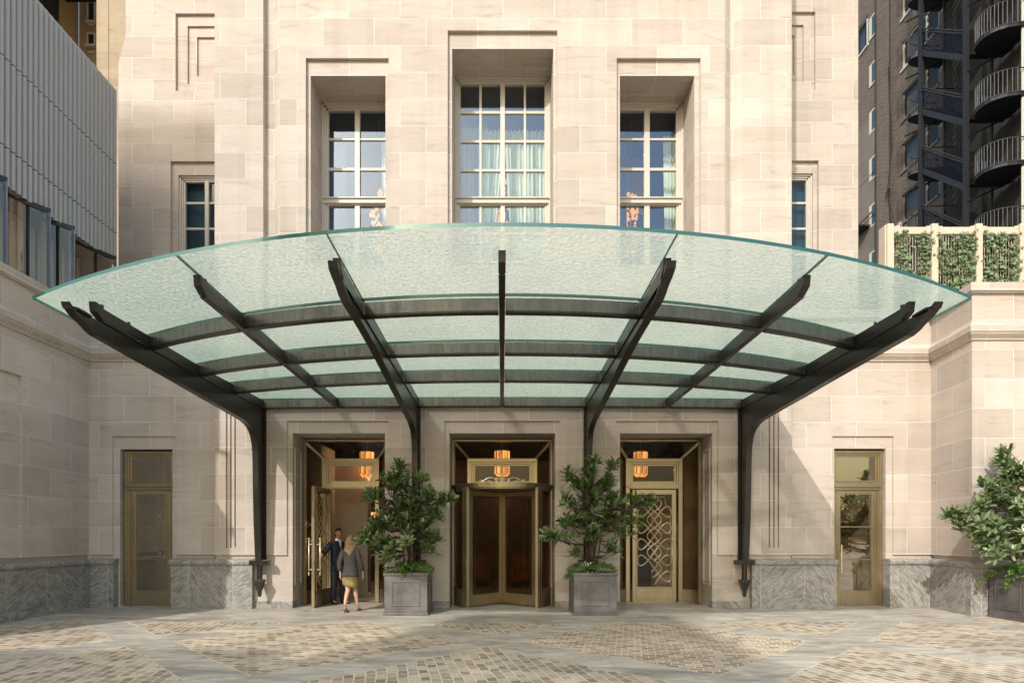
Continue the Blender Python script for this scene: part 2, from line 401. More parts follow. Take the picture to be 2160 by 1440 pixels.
def build_at(mb, cuts, name, mats, parent, **kw):
    """one object per stretch of x between the cuts"""
    out = []
    for g in range(len(cuts)+1):
        sub_ = MB(); sub_.v = mb.v
        for f, m_ in zip(mb.f, mb.m):
            cx = sum(mb.v[i][0] for i in f)/len(f)
            if sum(cx > c for c in cuts) == g: sub_.f.append(f); sub_.m.append(m_)
        if not sub_.f: continue
        used = sorted({i for f in sub_.f for i in f}); mp = {k: n for n, k in enumerate(used)}
        sub_.v = [mb.v[i] for i in used]; sub_.f = [tuple(mp[i] for i in f) for f in sub_.f]
        out.append(sub_.build(name, mats, parent, **kw))
    return out

# plane facing -y with rectangular holes (x0,x1,z0,z1)
def face_y(mb, y, x0, x1, z0, z1, holes=(), m=0):
    xs = sorted({x0, x1, *[min(max(h[i], x0), x1) for h in holes for i in (0, 1)]})
    zs = sorted({z0, z1, *[min(max(h[i], z0), z1) for h in holes for i in (2, 3)]})
    for a, b in zip(xs, xs[1:]):
        for c, d in zip(zs, zs[1:]):
            mx, mz = (a+b)/2, (c+d)/2
            if any(h[0] < mx < h[1] and h[2] < mz < h[3] for h in holes): continue
            mb.q([(a,y,c),(b,y,c),(b,y,d),(a,y,d)], m)
def face_x(mb, x, y0, y1, z0, z1, holes=(), sgn=1, m=0):
    ys = sorted({y0, y1, *[h[i] for h in holes for i in (0, 1)]}); zs = sorted({z0, z1, *[h[i] for h in holes for i in (2, 3)]})
    for a, b in zip(ys, ys[1:]):
        for c, d in zip(zs, zs[1:]):
            if any(h[0] < (a+b)/2 < h[1] and h[2] < (c+d)/2 < h[3] for h in holes): continue
            p = [(x,a,c),(x,b,c),(x,b,d),(x,a,d)]; mb.q(p if sgn > 0 else p[::-1], m)
def reveal_y(mb, h, ya, yb, sides='LRTB', m=0):
    x0, x1, z0, z1 = h
    if 'L' in sides: mb.q([(x0,ya,z0),(x0,yb,z0),(x0,yb,z1),(x0,ya,z1)], m)
    if 'R' in sides: mb.q([(x1,yb,z0),(x1,ya,z0),(x1,ya,z1),(x1,yb,z1)], m)
    if 'T' in sides: mb.q([(x0,ya,z1),(x0,yb,z1),(x1,yb,z1),(x1,ya,z1)], m)
    if 'B' in sides: mb.q([(x0,yb,z0),(x0,ya,z0),(x1,ya,z0),(x1,yb,z0)], m)
# ---------------------------------------------------------------- camera and light
CAMD, CZ, PX = 13.0, 1.617, 94.0
cam_d = bpy.data.cameras.new('camera'); cam = bpy.data.objects.new('camera', cam_d); COL.objects.link(cam)
cam.location = (0, -CAMD, CZ); cam.rotation_euler = (R(90), 0, 0)
cam_d.sensor_width = 36; cam_d.lens = 36*PX*CAMD/2160
cam_d.shift_x = 21/2160; cam_d.shift_y = 410/2160; cam_d.clip_end = 600; cam_d.clip_start = .1
scene.camera = cam

SUN = Vector((.54, 1, -.80)).normalized()
sd = bpy.data.lights.new('sun', 'SUN'); sd.energy = 2.0; sd.angle = R(.55); sd.color = (1, .965, .90)
so = bpy.data.objects.new('sun', sd); COL.objects.link(so); so.location = (-10, -25, 30)
so.rotation_euler = SUN.to_track_quat('-Z', 'Y').to_euler()
w = bpy.data.worlds.new('World'); scene.world = w; w.use_nodes = True
nt = w.node_tree; bg = nt.nodes['Background']; sky = nt.nodes.new('ShaderNodeTexSky'); sky.sky_type = 'NISHITA'
sky.sun_disc = False; sky.sun_elevation = math.asin(-SUN.z); sky.sun_rotation = math.atan2(-SUN.x, -SUN.y) % (2*PI)
sky.dust_density = 3.0; sky.air_density = 2.2; sky.ozone_density = 2.6
nt.links.new(sky.outputs[0], bg.inputs[0]); bg.inputs[1].default_value = .15
vs = scene.view_settings; vs.view_transform = 'Standard'; vs.look = 'None'; vs.gamma = 1; vs.exposure = .78
try:
    scene.cycles.max_bounces = 9; scene.cycles.diffuse_bounces = 6; scene.cycles.transparent_max_bounces = 12; scene.cycles.caustics_reflective = False; scene.cycles.caustics_refractive = False
    scene.cycles.sample_clamp_indirect = 6
except Exception: pass

# ---------------------------------------------------------------- ground
g = MB(); g.q([(-120,-120,0),(120,-120,0),(120,120,0),(-120,120,0)])
tag(g.build('pavement', 'paving'), None, None, kind='structure')

# ---------------------------------------------------------------- hotel
hotel = empty('hotel_building', (0, 0, 0), 'pale limestone hotel facade with three tall recessed windows above bronze doors', 'building')
ZT = 24.0; ZL = 1.19; LO = .04
XL, XR = -6.45, 6.5
def S(px, s=1.0): return (px-1059)/(PX*s)
# upper windows: outer groove, opening
WIN = {'c': ((-1.22, 1.24), 12.95, (-1.13, 1.155), 12.60), 'l': ((-4.405, -2.545), 12.33, (-4.32, -2.63), 11.99), 'r': ((2.575, 4.455), 12.33, (2.66, 4.34), 11.99)}
WB = 7.7
DOOR = {'c': ((-1.285, 1.305), 4.20, (-1.185, 1.195), 3.93), 'l': ((-4.83, -2.54), 4.20, (-4.713, -2.638), 3.93), 'r': ((2.56, 4.85), 4.20, (2.655, 4.73), 3.93)}
mb = MB()
holes = [(a[0], a[1], WB, z) for a, z, b, y in WIN.values()] + [(a[0], a[1], ZL, z) for a, z, b, y in DOOR.values()]
VG = 4.75
FL = [(x-.017, x+.017, 1.36, 4.42) for x in (-6.18, -6.085, -5.99, 6.0, 6.1, 6.2)]
for h in FL:
    reveal_y(mb, h, 0, .06); face_y(mb, .06, *h)
vgl = (-5.36, -4.99, VG, ZT); vgr = (5.0, 5.40, VG, ZT)
face_y(mb, 0, XL, XR, ZL, ZT, holes + [vgl, vgr] + FL)
# lower strip, set back
h2 = [(b[0], b[1], 0, ZL) for a, z, b, y in DOOR.values()]
face_y(mb, LO, XL, XR, 0, ZL, h2)
for a_, b_ in ((XL, -4.83), (-2.54, -1.285), (1.305, 2.56), (4.85, XR)): mb.q([(a_,0,ZL),(b_,0,ZL),(b_,LO,ZL),(a_,LO,ZL)])
# v grooves
for (xs, ys) in (((-5.36, -5.355, -5.15, -4.99), (0, .13, .13, 0)), ((5.0, 5.17, 5.40), (0, .13, 0))):
    for (a, b, c, d) in zip(xs, xs[1:], ys, ys[1:]): mb.q([(a,c,VG),(b,d,VG),(b,d,ZT),(a,c,ZT)])
    mb.q([(x, y, VG) for x, y in zip(xs, ys)])
# sides of the projecting bay
for x in (XL, XR): mb.q([(x,0,0),(x,6,0),(x,6,ZT),(x,0,ZT)])
mb.q([(XL,0,ZT),(XR,0,ZT),(XR,6,ZT),(XL,6,ZT)])
GD = .075
for a, z, b, y in WIN.values():
    h = (a[0], a[1], WB, z); reveal_y(mb, h, 0, GD)
    face_y(mb, GD, a[0], a[1], WB, z, [(b[0], b[1], WB, y)])
    reveal_y(mb, (b[0], b[1], WB, y), GD, .92)
for a, z, b, y in DOOR.values():
    reveal_y(mb, (a[0], a[1], ZL, z), 0, LO, 'LRT')
    face_y(mb, LO, a[0], a[1], ZL, z, [(b[0], b[1], ZL, y)])
    reveal_y(mb, (b[0], b[1], 0, y), LO, .8, 'LRT')
# three fluted grooves each side (shadow gaps)
wall = mb.build('wall', 'stone', hotel, fixn=False)
# jamb panels in the door reveals
jp = MB()
for x, sg in ((-4.713, 1), (4.73, -1), (-2.638, -1), (2.655, 1)):
    for (y0, y1, z0, z1) in ((.16, .19, .5, 3.6), (.55, .58, .5, 3.6)): jp.box(x, x+sg*.02, y0, y1, z0, z1)
    for z in (.5, 3.57): jp.box(x, x+sg*.02, .19, .55, z, z+.03)
build_at(jp, [-3.6, 0, 3.7], 'jamb_moulding', 'stone_smooth', hotel)
# low marble skirting of the bay
sk = MB()
for a, b in ((-5.58, -4.708), (-2.643, -1.180), (1.190, 2.660), (4.725, 5.58)): sk.box(a, b, .012, .3, 0, .155)
build_at(sk, [-3.6, 0, 3.7], 'skirting', 'marble', hotel, bevel=.006)

# lower wings (one storey) and upper wings (set back)
WY = .25
def marble_base(mb, x0, x1, y, back=.5):
    mb.box(x0, x1, y, y+back, 0, .965)
def cap_y(mb, x0, x1, y):
    prof = [(y+.4, .965), (y-.012, .965), (y-.035, .985), (y-.045, 1.02), (y-.04, 1.06), (y-.02, 1.085), (y+.01, 1.1), (y+.4, 1.115)]
    mb.prism(prof, x0, x1, 'x')
CORN = [(.0, 5.60), (-.03, 5.60), (-.035, 5.63), (-.10, 5.70), (-.115, 5.74), (-.13, 5.745), (-.13, 5.86), (-.10, 5.87), (0, 5.99)]
COPE = [(.3, 6.55), (-.06, 6.55), (-.06, 6.57), (-.09, 6.58), (-.09, 6.74), (-.07, 6.755), (.3, 6.755)]
wl = MB()
sdl = ((-8.91, -7.48), 3.90, (-8.76, -7.56), 3.61)
sdr = ((7.55, 8.95), 3.90, (7.62, 8.80), 3.62)
for (x0, x1, (a, z, b, zy)) in ((-9.45, XL, sdl), (XR, 9.85, sdr)):
    face_y(wl, WY, x0, x1, ZL, 6.6, [(a[0], a[1], ZL, z)])
    face_y(wl, WY+LO, x0-.06, x1+.06, 0, ZL, [(b[0], b[1], 0, ZL)])
    for a_, b_ in ((x0, a[0]), (a[1], x1)): wl.q([(a_,WY,ZL),(b_,WY,ZL),(b_,WY+LO,ZL),(a_,WY+LO,ZL)])
    reveal_y(wl, (a[0], a[1], ZL, z), WY, WY+LO, 'LRT')
    face_y(wl, WY+LO, a[0], a[1], ZL, z, [(b[0], b[1], ZL, zy)])
    reveal_y(wl, (b[0], b[1], 0, zy), WY+LO, WY+.35, 'LRT')
    wl.q([(x0,WY,6.7),(x1,WY,6.7),(x1,3.3,6.7),(x0,3.3,6.7)])
    wl.prism([(WY+a_, b_) for a_, b_ in CORN], x0, x1, 'x')
    wl.prism([(WY+a_, b_) for a_, b_ in COPE], x0, x1, 'x')
build_at(wl, [0], 'side_wing', 'stone', hotel, fixn=False)
ma = MB()
marble_base(ma, -7.39, -5.57, -.09); marble_base(ma, -9.35, -8.8, .13)
marble_base(ma, 5.57, 7.46, -.09); marble_base(ma, 8.792, 9.74, .13)
for a, b, y in ((-7.41, -5.56, -.09), (-9.35, -8.78, .13), (5.56, 7.48, -.09), (8.78, 9.74, .13)): cap_y(ma, a, b, y)
build_at(ma, [-8, 0, 8.2], 'marble_plinth', 'marble', hotel, bevel=.004)

UY = 3.25
uw = MB()
uwl = ((-9.30, -7.2), 12.12, (-9.12, -7.38), 11.78)
uwr = ((6.9, 8.88), 12.14, (7.08, 8.76), 11.83)
pnl = [(-9.16, -7.3, 14.09, 16.26), (-8.86, -7.6, 14.34, 15.97), (-8.62, -7.84, 14.6, 15.70)]
pnr = [(6.9, 8.79, 14.12, 16.31), (7.2, 8.49, 14.36, 16.0), (7.44, 8.26, 14.62, 15.75)]
for (x0, x1, wd, pn) in ((-10.76, XL, uwl, pnl), (XR, 9.99, uwr, pnr)):
    a, z, b, zy = wd
    face_y(uw, UY, x0, x1, 6.6, 14.85, [(a[0], a[1], 8.2, z), (pn[0][0], pn[0][1], pn[0][2], 14.85)])
    if x0 < 0:
        face_y(uw, UY, -10.56, x1, 15.65, ZT, [(pn[0][0], pn[0][1], 15.65, pn[0][3])])
        uw.q([(-10.76,UY,14.85),(-9.16,UY,14.85),(-9.16,UY,15.65),(-10.56,UY,15.65)])
        face_y(uw, UY, -7.3, XL, 14.85, 15.65)
        for (xa, za), (xb, zb) in zip([(-10.76, 6.6), (-10.76, 14.85), (-10.56, 15.65)], [(-10.76, 14.85), (-10.56, 15.65), (-10.56, ZT)]):
            uw.q([(xa,UY,za),(xa,UY+8,za),(xb,UY+8,zb),(xb,UY,zb)])
    else:
        face_y(uw, UY, x0, x1, 14.85, ZT, [(pn[0][0], pn[0][1], 14.85, pn[0][3])])
        uw.q([(x1,UY,0),(x1,UY+8,0),(x1,UY+8,ZT),(x1,UY,ZT)])
    h = (a[0], a[1], 8.2, z); reveal_y(uw, h, UY, UY+.08); face_y(uw, UY+.08, *h, [(b[0], b[1], 8.2, zy)])
    reveal_y(uw, (b[0], b[1], 8.2, zy), UY+.08, UY+.4)
    dep = [0, .07, .12, .17]
    for i, h in enumerate(pn):
        reveal_y(uw, h, UY+dep[i], UY+dep[i+1] if i != 1 else UY+dep[2])
        if i < 2: face_y(uw, UY+dep[i+1], *h, [pn[i+1]])
        else: face_y(uw, UY+dep[3], *h)
build_at(uw, [0], 'upper_wing', 'stone', hotel, fixn=False)
# the tower stepping back behind on the left
tw = MB(); tw.box(-14.0, -10.6, 7.0, 16, 5, 46); tw.box(-13.62, -13.58, 6.985, 7.0, 5, 46)
tw.build('rear_tower', 'stone_far', hotel)

# ---- window builder
def sheet(mb, x0, x1, z0, z1, y, amp, waves, seed=0, n=None, pinch=0, m=0, pin_x=None):
    n = n or waves*8; rows = 14; rng = random.Random(seed); ph = rng.random()*6
    pts = []
    for j in range(rows+1):
        t = j/rows; z = z0+(z1-z0)*t; r = []
        for i in range(n+1):
            u = i/n; x = x0+(x1-x0)*u
            if pinch: x = (pin_x if pin_x is not None else x0) + (x-(pin_x if pin_x is not None else x0))*(1-pinch*(1-t)**1.3)
            a = amp*(math.sin(u*waves*2*PI+ph+.5*math.sin(t*3)) + .35*math.sin(u*waves*4.3*PI+2*ph))
            r.append((x, y+a, z))
        pts.append(r)
    for j in range(rows):
        for i in range(n): mb.q([pts[j][i], pts[j][i+1], pts[j+1][i+1], pts[j+1][i]], m)

def make_window(x0, x1, z0, z1, y, cols, pw, mull, rows, transom, fw, glass, cols2=None):
    """cols: pane edges; rows: pane edges in z (list of (a,b))"""
    f = MB()
    fr = [(x0, x1, fw*.32, 0), (x0, x1, fw*.66, .035), (x0, x1, fw, .06)]
    prev = 0
    for (a, b, ww, dy) in fr:
        for (p, q) in ((x0+prev, x0+ww), (x1-ww, x1-prev)): f.box(p, q, y+dy, y+.16, z0, z1-prev-.0)
        f.box(x0+prev, x1-prev, y+dy, y+.16, z1-ww, z1-prev)
        prev = ww
    zin = rows[0][1]
    # muntins
    for (a, b) in zip(cols, cols[1:]):
        wide = (b[0]-a[1]) > .08
        f.box(a[1], b[0], y+(.05 if wide else .075), y+.15, z0, zin)
    for (a, b) in zip(rows, rows[1:]):
        if a[0]-b[1] > .12:
            f.box(x0+fw*.3, x1-fw*.3, y-.01, y+.15, b[1]+.03, a[0]-.06)
            f.box(x0+fw*.2, x1-fw*.2, y-.045, y+.15, a[0]-.06, a[0]-.03)
            f.box(x0+fw, x1-fw, y+.04, y+.15, a[0]-.03, a[0]); f.box(x0+fw, x1-fw, y+.04, y+.15, b[1], b[1]+.03)
        else: f.box(x0+fw, x1-fw, y+.08, y+.145, b[1], a[0])
    o = f.build('window', 'frame', hotel, bevel=.004)
    gl = MB()
    for a in cols:
        for r in rows: gl.q([(a[0]-.01,y+.11,r[0]-.01),(a[1]+.01,y+.11,r[0]-.01),(a[1]+.01,y+.11,r[1]+.01),(a[0]-.01,y+.11,r[1]+.01)])
    gl.build('pane', glass, o)
    return o
sw = CAMD/(CAMD+.95)
def zz(py, s=sw): return CZ+(1130-py)/(PX*s)
def xx(px, s=sw): return (px-1059)/(PX*s)
WY0 = .87
colsC = [(xx(a), xx(b)) for a, b in ((972, 1011), (1016, 1055.5), (1065, 1105), (1109.5, 1149))]
rowsC = [(zz(b), zz(a)) for a, b in ((179, 234), (240, 295.5), (301, 356.5), (362, 418.5), (435, 490), (495, 550), (555, 590))]
wC = make_window(-1.13, 1.155, WB, 12.60, WY0, colsC, 0, 0, rowsC, 0, .13, 'window_glass')
rowsL = [(zz(b), zz(a)) for a, b in ((233, 291.5), (296, 354), (360, 418.5), (435, 493), (498, 556))]
wins = {}
for k, (a, b), cl in (('l', (-4.32, -2.63), ((692, 749), (759.5, 816.5))), ('r', (2.66, 4.34), ((1301.5, 1358.5), (1370, 1428)))):
    cols = [(xx(p), xx(q)) for p, q in cl]
    wins[k] = make_window(a, b, WB, 11.99, WY0, cols, 0, 0, rowsL, 0, .15, 'window_glass')
su = CAMD/(CAMD+UY+.2)
rowsU = [(zz(b, su), zz(a, su)) for a, b in ((377, 426), (430.5, 480), (484.5, 534), (538.5, 588))]
wu1 = make_window(-9.12, -7.38, 8.2, 11.78, UY+.12, [(xx(385, su), xx(433, su)), (xx(441, su), xx(489, su))], 0, 0, rowsU, 0, .14, 'window_dark')
wu2 = make_window(7.08, 8.76, 8.2, 11.83, UY+.12, [(xx(1610, su), xx(1657, su)), (xx(1664, su), xx(1706, su))], 0, 0, rowsU, 0, .13, 'window_dark')
bl = MB(); bl.q([(-9.1,UY+.42,8.2),(-7.4,UY+.42,8.2),(-7.4,UY+.42,11.8),(-9.1,UY+.42,11.8)]); bl.build('blind', 'blue_dark', wu1)
bl = MB(); bl.q([(7.1,UY+.42,8.2),(8.75,UY+.42,8.2),(8.75,UY+.42,11.8),(7.1,UY+.42,11.8)]); bl.build('blind', 'blue_dark', wu2)
# curtains of the middle window
for (x0, x1, pin, sd, pinx) in ((-.62, .06, .55, 1, -.62), (.06, 1.12, .25, 4, 1.15)):
    c = MB(); sheet(c, x0, x1, WB, 11.75, 1.5, .045, 7 if x0 < 0 else 10, sd, pinch=pin, pin_x=pinx); c.build('curtain', 'curtain', wC, smooth=True)
c = MB(); sheet(c, -1.12, -.35, WB, 12.0, 1.75, .04, 8, 8); c.build('curtain', 'sheer', wC, smooth=True)
for k, (a, b), sd in (('l', (-4.3, -2.65), 2), ('r', (2.68, 4.32), 3)):
    c = MB(); w0 = b-a
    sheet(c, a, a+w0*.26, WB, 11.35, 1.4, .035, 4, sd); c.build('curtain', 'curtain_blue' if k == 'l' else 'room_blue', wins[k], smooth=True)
    c = MB(); sheet(c, b-w0*.2, b, WB, 11.5, 1.35, .03, 4, sd+4, pinch=.2, pin_x=b); c.build('curtain', 'curtain', wins[k], smooth=True)
    c = MB(); c.q([(a+.3,3.2,10.6),(b-.3,3.2,10.6),(b-.4,3.2,12.2),(a+.4,3.2,12.2)]); c.build('hanging', 'room_orange', wins[k])
# rooms behind the three windows
rm = MB()
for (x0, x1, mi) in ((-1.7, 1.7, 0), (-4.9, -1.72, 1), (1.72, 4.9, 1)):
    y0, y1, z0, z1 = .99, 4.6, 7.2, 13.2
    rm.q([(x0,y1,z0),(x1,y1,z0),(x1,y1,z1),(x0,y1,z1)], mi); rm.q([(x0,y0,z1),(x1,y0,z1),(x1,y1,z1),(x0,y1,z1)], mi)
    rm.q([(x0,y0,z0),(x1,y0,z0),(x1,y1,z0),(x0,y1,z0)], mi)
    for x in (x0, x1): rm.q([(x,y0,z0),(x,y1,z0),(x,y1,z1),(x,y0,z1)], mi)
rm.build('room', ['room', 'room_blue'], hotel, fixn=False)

# chandeliers behind the windows
def bead_chandelier(x, y, z, hgt, rad, label, sd):
    t = empty('chandelier', (x, y, z), label, 'chandelier', 'amber glass chandeliers behind the upper windows')
    rng = random.Random(sd); b = MB()
    for i in range(70):
        u = rng.random(); zz_ = -hgt*u; rr = rad*(.3+.7*math.sin(PI*min(1, u*.8+.12)))*rng.uniform(.5, 1); th = rng.random()*2*PI
        cx, cy, r = rr*math.cos(th), rr*math.sin(th), rng.uniform(.03, .05)
        b.lathe([(.004, zz_+r*1.5), (r*.6, zz_+r), (r, zz_), (r*.85, zz_-r), (.004, zz_-r*1.4)], cx, cy, 7)
    b.build('beads', 'bead', t, smooth=True)
    s_ = MB(); s_.tube([(0,0,13.1-z),(0,0,-hgt)], .02, 6); s_.build('stem', 'bronze', t)
bead_chandelier(.0, 2.6, 11.1, 1.7, .26, 'amber bead chandelier between parted green curtains of middle window', 3)
bead_chandelier(-3.28, 2.4, 10.75, 1.7, .24, 'amber bead chandelier behind the blue left tall window', 4)
bead_chandelier(3.42, 2.4, 10.75, 1.7, .22, 'amber bead chandelier behind the right tall window', 5)

# ---------------------------------------------------------------- doors
sdor = CAMD/(CAMD+1.1)
YF, YD = .72, 1.1
def vestibule(cx, h_out, h_in, z_out=3.90, z_in=3.48, zsill=2.86, name='portal'):
    """bronze outer frame, splayed glazed sides and ceiling, inner transom window"""
    f = MB()
    a, b = cx-h_out, cx+h_out
    for (x0, x1) in ((a, a+.045), (b-.045, b)): f.box(x0, x1, YF-.03, YF+.06, 0, z_out)
    f.box(a+.045, b-.045, YF-.03, YF+.06, z_out-.05, z_out)
    # splayed hip bars in the corners
    for sg in (-1, 1):
        p0 = (cx+sg*(h_out-.05), YF+.02, z_out-.06); p1 = (cx+sg*(h_in+.01), YD-.01, z_in+.02)
        f.tube([p0, p1], .045, 4)
        f.tube([(cx+sg*(h_out-.05), YF+.03, .02), (cx+sg*(h_out-.05), YF+.03, z_out-.06)], .03, 4)
    # inner frame posts, head, transom window frame
    for sg in (-1, 1):
        x = cx+sg*h_in; f.box(x-.05, x+.05, YD-.05, YD+.06, 0, z_in-.07)
    f.box(cx-h_in-.05, cx+h_in+.05, YD-.05, YD+.06, z_in-.07, z_in+.02)
    f.box(cx-h_in+.05, cx+h_in-.05, YD-.08, YD+.06, zsill-.10, zsill)
    f.box(cx-h_in-.02, cx+h_in+.02, YD-.11, YD-.08, zsill-.07, zsill-.03)
    t = .045
    for k, off in ((0, -.03), (1, .0)):
        i = .05+k*t
        for sg in (-1, 1):
            x = cx+sg*(h_in-i-t/2); f.box(x-t/2, x+t/2, YD+off, YD+.05, zsill, z_in-.07)
        f.box(cx-h_in+i+t, cx+h_in-i-t, YD+off, YD+.05, z_in-.07-(k+1)*t, z_in-.07-k*t); f.box(cx-h_in+i+t, cx+h_in-i-t, YD+off, YD+.05, zsill+k*t, zsill+(k+1)*t)
    # curved kick plates at the foot of the glazed sides
    for sg in (-1, 1):
        pts = []
        for k in range(7):
            u = k/6; pts.append((cx+sg*(h_out-.05+(h_in+.05-h_out+.05)*u), YF+.05+(YD-YF-.08)*(u**.5)))
        for (p, q) in zip(pts, pts[1:]): f.q([(p[0],p[1],.0),(q[0],q[1],.0),(q[0],q[1],.33),(p[0],p[1],.33)])
    o = f.build('door_surround', 'bronze', hotel, bevel=.005)
    gq = MB()
    for sg in (-1, 1):
        xo, xi = cx+sg*(h_out-.06), cx+sg*(h_in+.04)
        gq.q([(xo,YF+.05,.33),(xi,YD-.02,.33),(xi,YD-.02,z_in),(xo,YF+.05,z_out-.06)])
    gq.q([(cx-h_out+.06,YF+.05,z_out-.05),(cx+h_out-.06,YF+.05,z_out-.05),(cx+h_in,YD-.02,z_in+.02),(cx-h_in,YD-.02,z_in+.02)])
    gq.q([(cx-h_in+.1,YD+.02,zsill+.05),(cx+h_in-.1,YD+.02,zsill+.05),(cx+h_in-.1,YD+.02,z_in-.1),(cx-h_in+.1,YD+.02,z_in-.1)])
    gq.build('glazing', 'door_glass', o, fixn=False)
    return o
vestibule(-3.675, 1.035, .64); vestibule(3.692, 1.035, .64); vestibule(.005, 1.185, .80)

def grille_curves(wd, z0, z1, n=5):
    """interlaced strands with a loop on both sides at every level; local x in -wd..wd"""
    L = (z1-z0)/(n+.55); out = []
    base = z0+.55*L
    for flip in (1, -1):
        c = 2*L/(2*PI); A = c*.5+.155
        T0 = -PI*.55 if flip > 0 else PI*.45
        t = T0; pts = []
        for i in range(60*n):
            x = wd*math.cos(t)*flip; z = base + c*t - A*math.sin(2*t)
            if flip < 0: z = base + c*t - A*math.sin(2*t)
            if z0 <= z <= z1-.05: pts.append((x, z))
            elif pts and z > z1: break
            t += .06
        out.append(pts)
        # inner echo strand
        pts = []; t = T0
        for i in range(60*n):
            x = wd*.42*math.cos(t)*flip; z = base + c*t + L*.5
            if z0+.1 <= z <= z1-.12: pts.append((x, z))
            t += .06
        out.append(pts)
    return out

def make_leaf(name='door', w=1.06, z1=2.74, hinge_left=True):
    """door leaf in local space: hinge at x=0, leaf along +x, faces -y"""
    f = MB()
    def stile(x0, x1, a, b, y0=-.035, y1=.035): f.box(x0, x1, y0, y1, a, b)
    st, kick = .085, .36
    stile(0, st, .01, z1); stile(w-st, w, .01, z1); stile(st, w-st, z1-.09, z1); stile(st, w-st, .01, kick)
    for (a, b, c, d) in ((st, st+.025, kick, z1-.09), (w-st-.025, w-st, kick, z1-.09)): f.box(a, b, -.048, .048, c, d)
    f.box(st+.025, w-st-.025, -.048, .048, z1-.115, z1-.09); f.box(st+.025, w-st-.025, -.048, .048, kick, kick+.03)
    f.box(st+.02, w-st-.02, -.042, .042, .08, kick-.05)
    return f
def finish_leaf(f, loc, rz, label=None, handles=((.93, -1),), w=1.06, z1=2.74, grille=True):
    o = f.build('door', 'bronze', hotel, bevel=.004); o.location = loc; o.rotation_euler = (0, 0, rz)
    if label: o['label'] = label
    gl = MB(); gl.q([(.1,0,.38),(w-.1,0,.38),(w-.1,0,z1-.11),(.1,0,z1-.11)]); gl.build('pane', 'door_glass', o)
    if grille:
        b = MB(); wd = w/2-.125
        for pts in grille_curves(wd, .42, z1-.14):
            if len(pts) > 2: b.tube([(w/2+x, -.03, z) for x, z in pts], .0145, 4, up=(0, 1, 0), sx=1.1, sy=.8)
        zt = z1-.17
        b.tube([(w/2-wd,-.012,.4),(w/2-wd,-.012,z1-.55),(w/2-wd+.12,-.012,z1-.36),(w/2-wd+.16,-.012,zt),(w/2+wd-.16,-.012,zt),(w/2+wd-.12,-.012,z1-.36),(w/2+wd,-.012,z1-.55),(w/2+wd,-.012,.4)], .009, 4, up=(0,1,0))
        b.lathe([(.002, z1-.25), (.03, z1-.2), (.05, z1-.14), (.01, z1-.12)], w/2, -.012, 8)
        b.build('grille', 'brass', o)
    h = MB()
    for hx, sg in handles:
        y = sg*.13
        h.tube([(hx, y, .78), (hx, y, 1.52)], .017, 8)
        for z in (.86, 1.43): h.tube([(hx, sg*.02, z), (hx, y, z)], .011, 6)
        for z in (.76, 1.54): h.lathe([(.004, z-.04), (.024, z-.02), (.014, z), (.026, z+.015), (.004, z+.045)], hx, y, 8)
    h.build('handle', 'brass', o, smooth=True)
    return o
# right: closed leaf; left: leaf swung wide open towards the court
finish_leaf(make_leaf(), (3.692-.53, 1.08, 0), 0, 'closed door leaf with looping brass grille')
dl = finish_leaf(make_leaf(), (-4.17, 1.06, 0), R(-94), 'door leaf swung open towards the courtyard', handles=((.97, -1), (.97, 1)))

# revolving door
rv = MB(); RC, RR, RZ = (.005, .89), 1.165, 2.80
def arc(a0, a1, n): return [(RC[0]+RR*math.sin(R(a0+(a1-a0)*k/n)), RC[1]-RR*math.cos(R(a0+(a1-a0)*k/n))) for k in range(n+1)]
A0 = 43
def band(mb, r, a0, a1, z0, z1, th=.05, n=14, m=0):
    ri = r-th; rings = []
    for k in range(n+1):
        t = R(a0+(a1-a0)*k/n); s_, c_ = math.sin(t), math.cos(t)
        rings.append([(RC[0]+r*s_, RC[1]-r*c_, z0), (RC[0]+ri*s_, RC[1]-ri*c_, z0), (RC[0]+ri*s_, RC[1]-ri*c_, z1), (RC[0]+r*s_, RC[1]-r*c_, z1)])
    mb.ring_tube(rings, True, m)
for a, b in ((A0+2, 132), (-132, -A0-2)):
    band(rv, RR, a, b, 0, .40, .05); band(rv, RR+.012, a, b, .37, .41, .07); band(rv, RR, a, b, RZ-.16, RZ-.08, .05)
for a in (A0, -A0, 135, -135):
    t = R(a); rv.tube([(RC[0]+RR*math.sin(t), RC[1]-RR*math.cos(t), 0), (RC[0]+RR*math.sin(t), RC[1]-RR*math.cos(t), RZ-.08)], .058, 6)
    t = R(a+(5 if a > 0 else -5)); rv.tube([(RC[0]+(RR+.01)*math.sin(t), RC[1]-(RR+.01)*math.cos(t), 0), (RC[0]+(RR+.01)*math.sin(t), RC[1]-(RR+.01)*math.cos(t), RZ-.08)], .03, 6)
for r_, z0, z1 in ((RR+.02, RZ-.10, RZ-.06), (RR+.045, RZ-.06, RZ-.02), (RR+.07, RZ-.02, RZ)):
    rv.lathe([(r_-.16, z0), (r_, z0), (r_, z1), (r_-.16, z1)], *RC, 56)
rv.lathe([(.02, RZ-.13), (RR-.06, RZ-.13), (RR-.06, RZ-.09), (.02, RZ-.09)], *RC, 48)
rd = rv.build('revolving_door', 'bronze', hotel, fixn=True)
gq = MB()
for a, b in ((A0+4, 131), (-131, -A0-4)):
    for k in range(16):
        t0, t1 = R(a+(b-a)*k/16), R(a+(b-a)*(k+1)/16); r = RR-.025
        gq.q([(RC[0]+r*math.sin(t), RC[1]-r*math.cos(t), z) for t, z in ((t0, .4), (t1, .4), (t1, RZ-.16), (t0, RZ-.16))])
build_at(gq, [0], 'curved_glass', 'door_glass', rd, smooth=True)
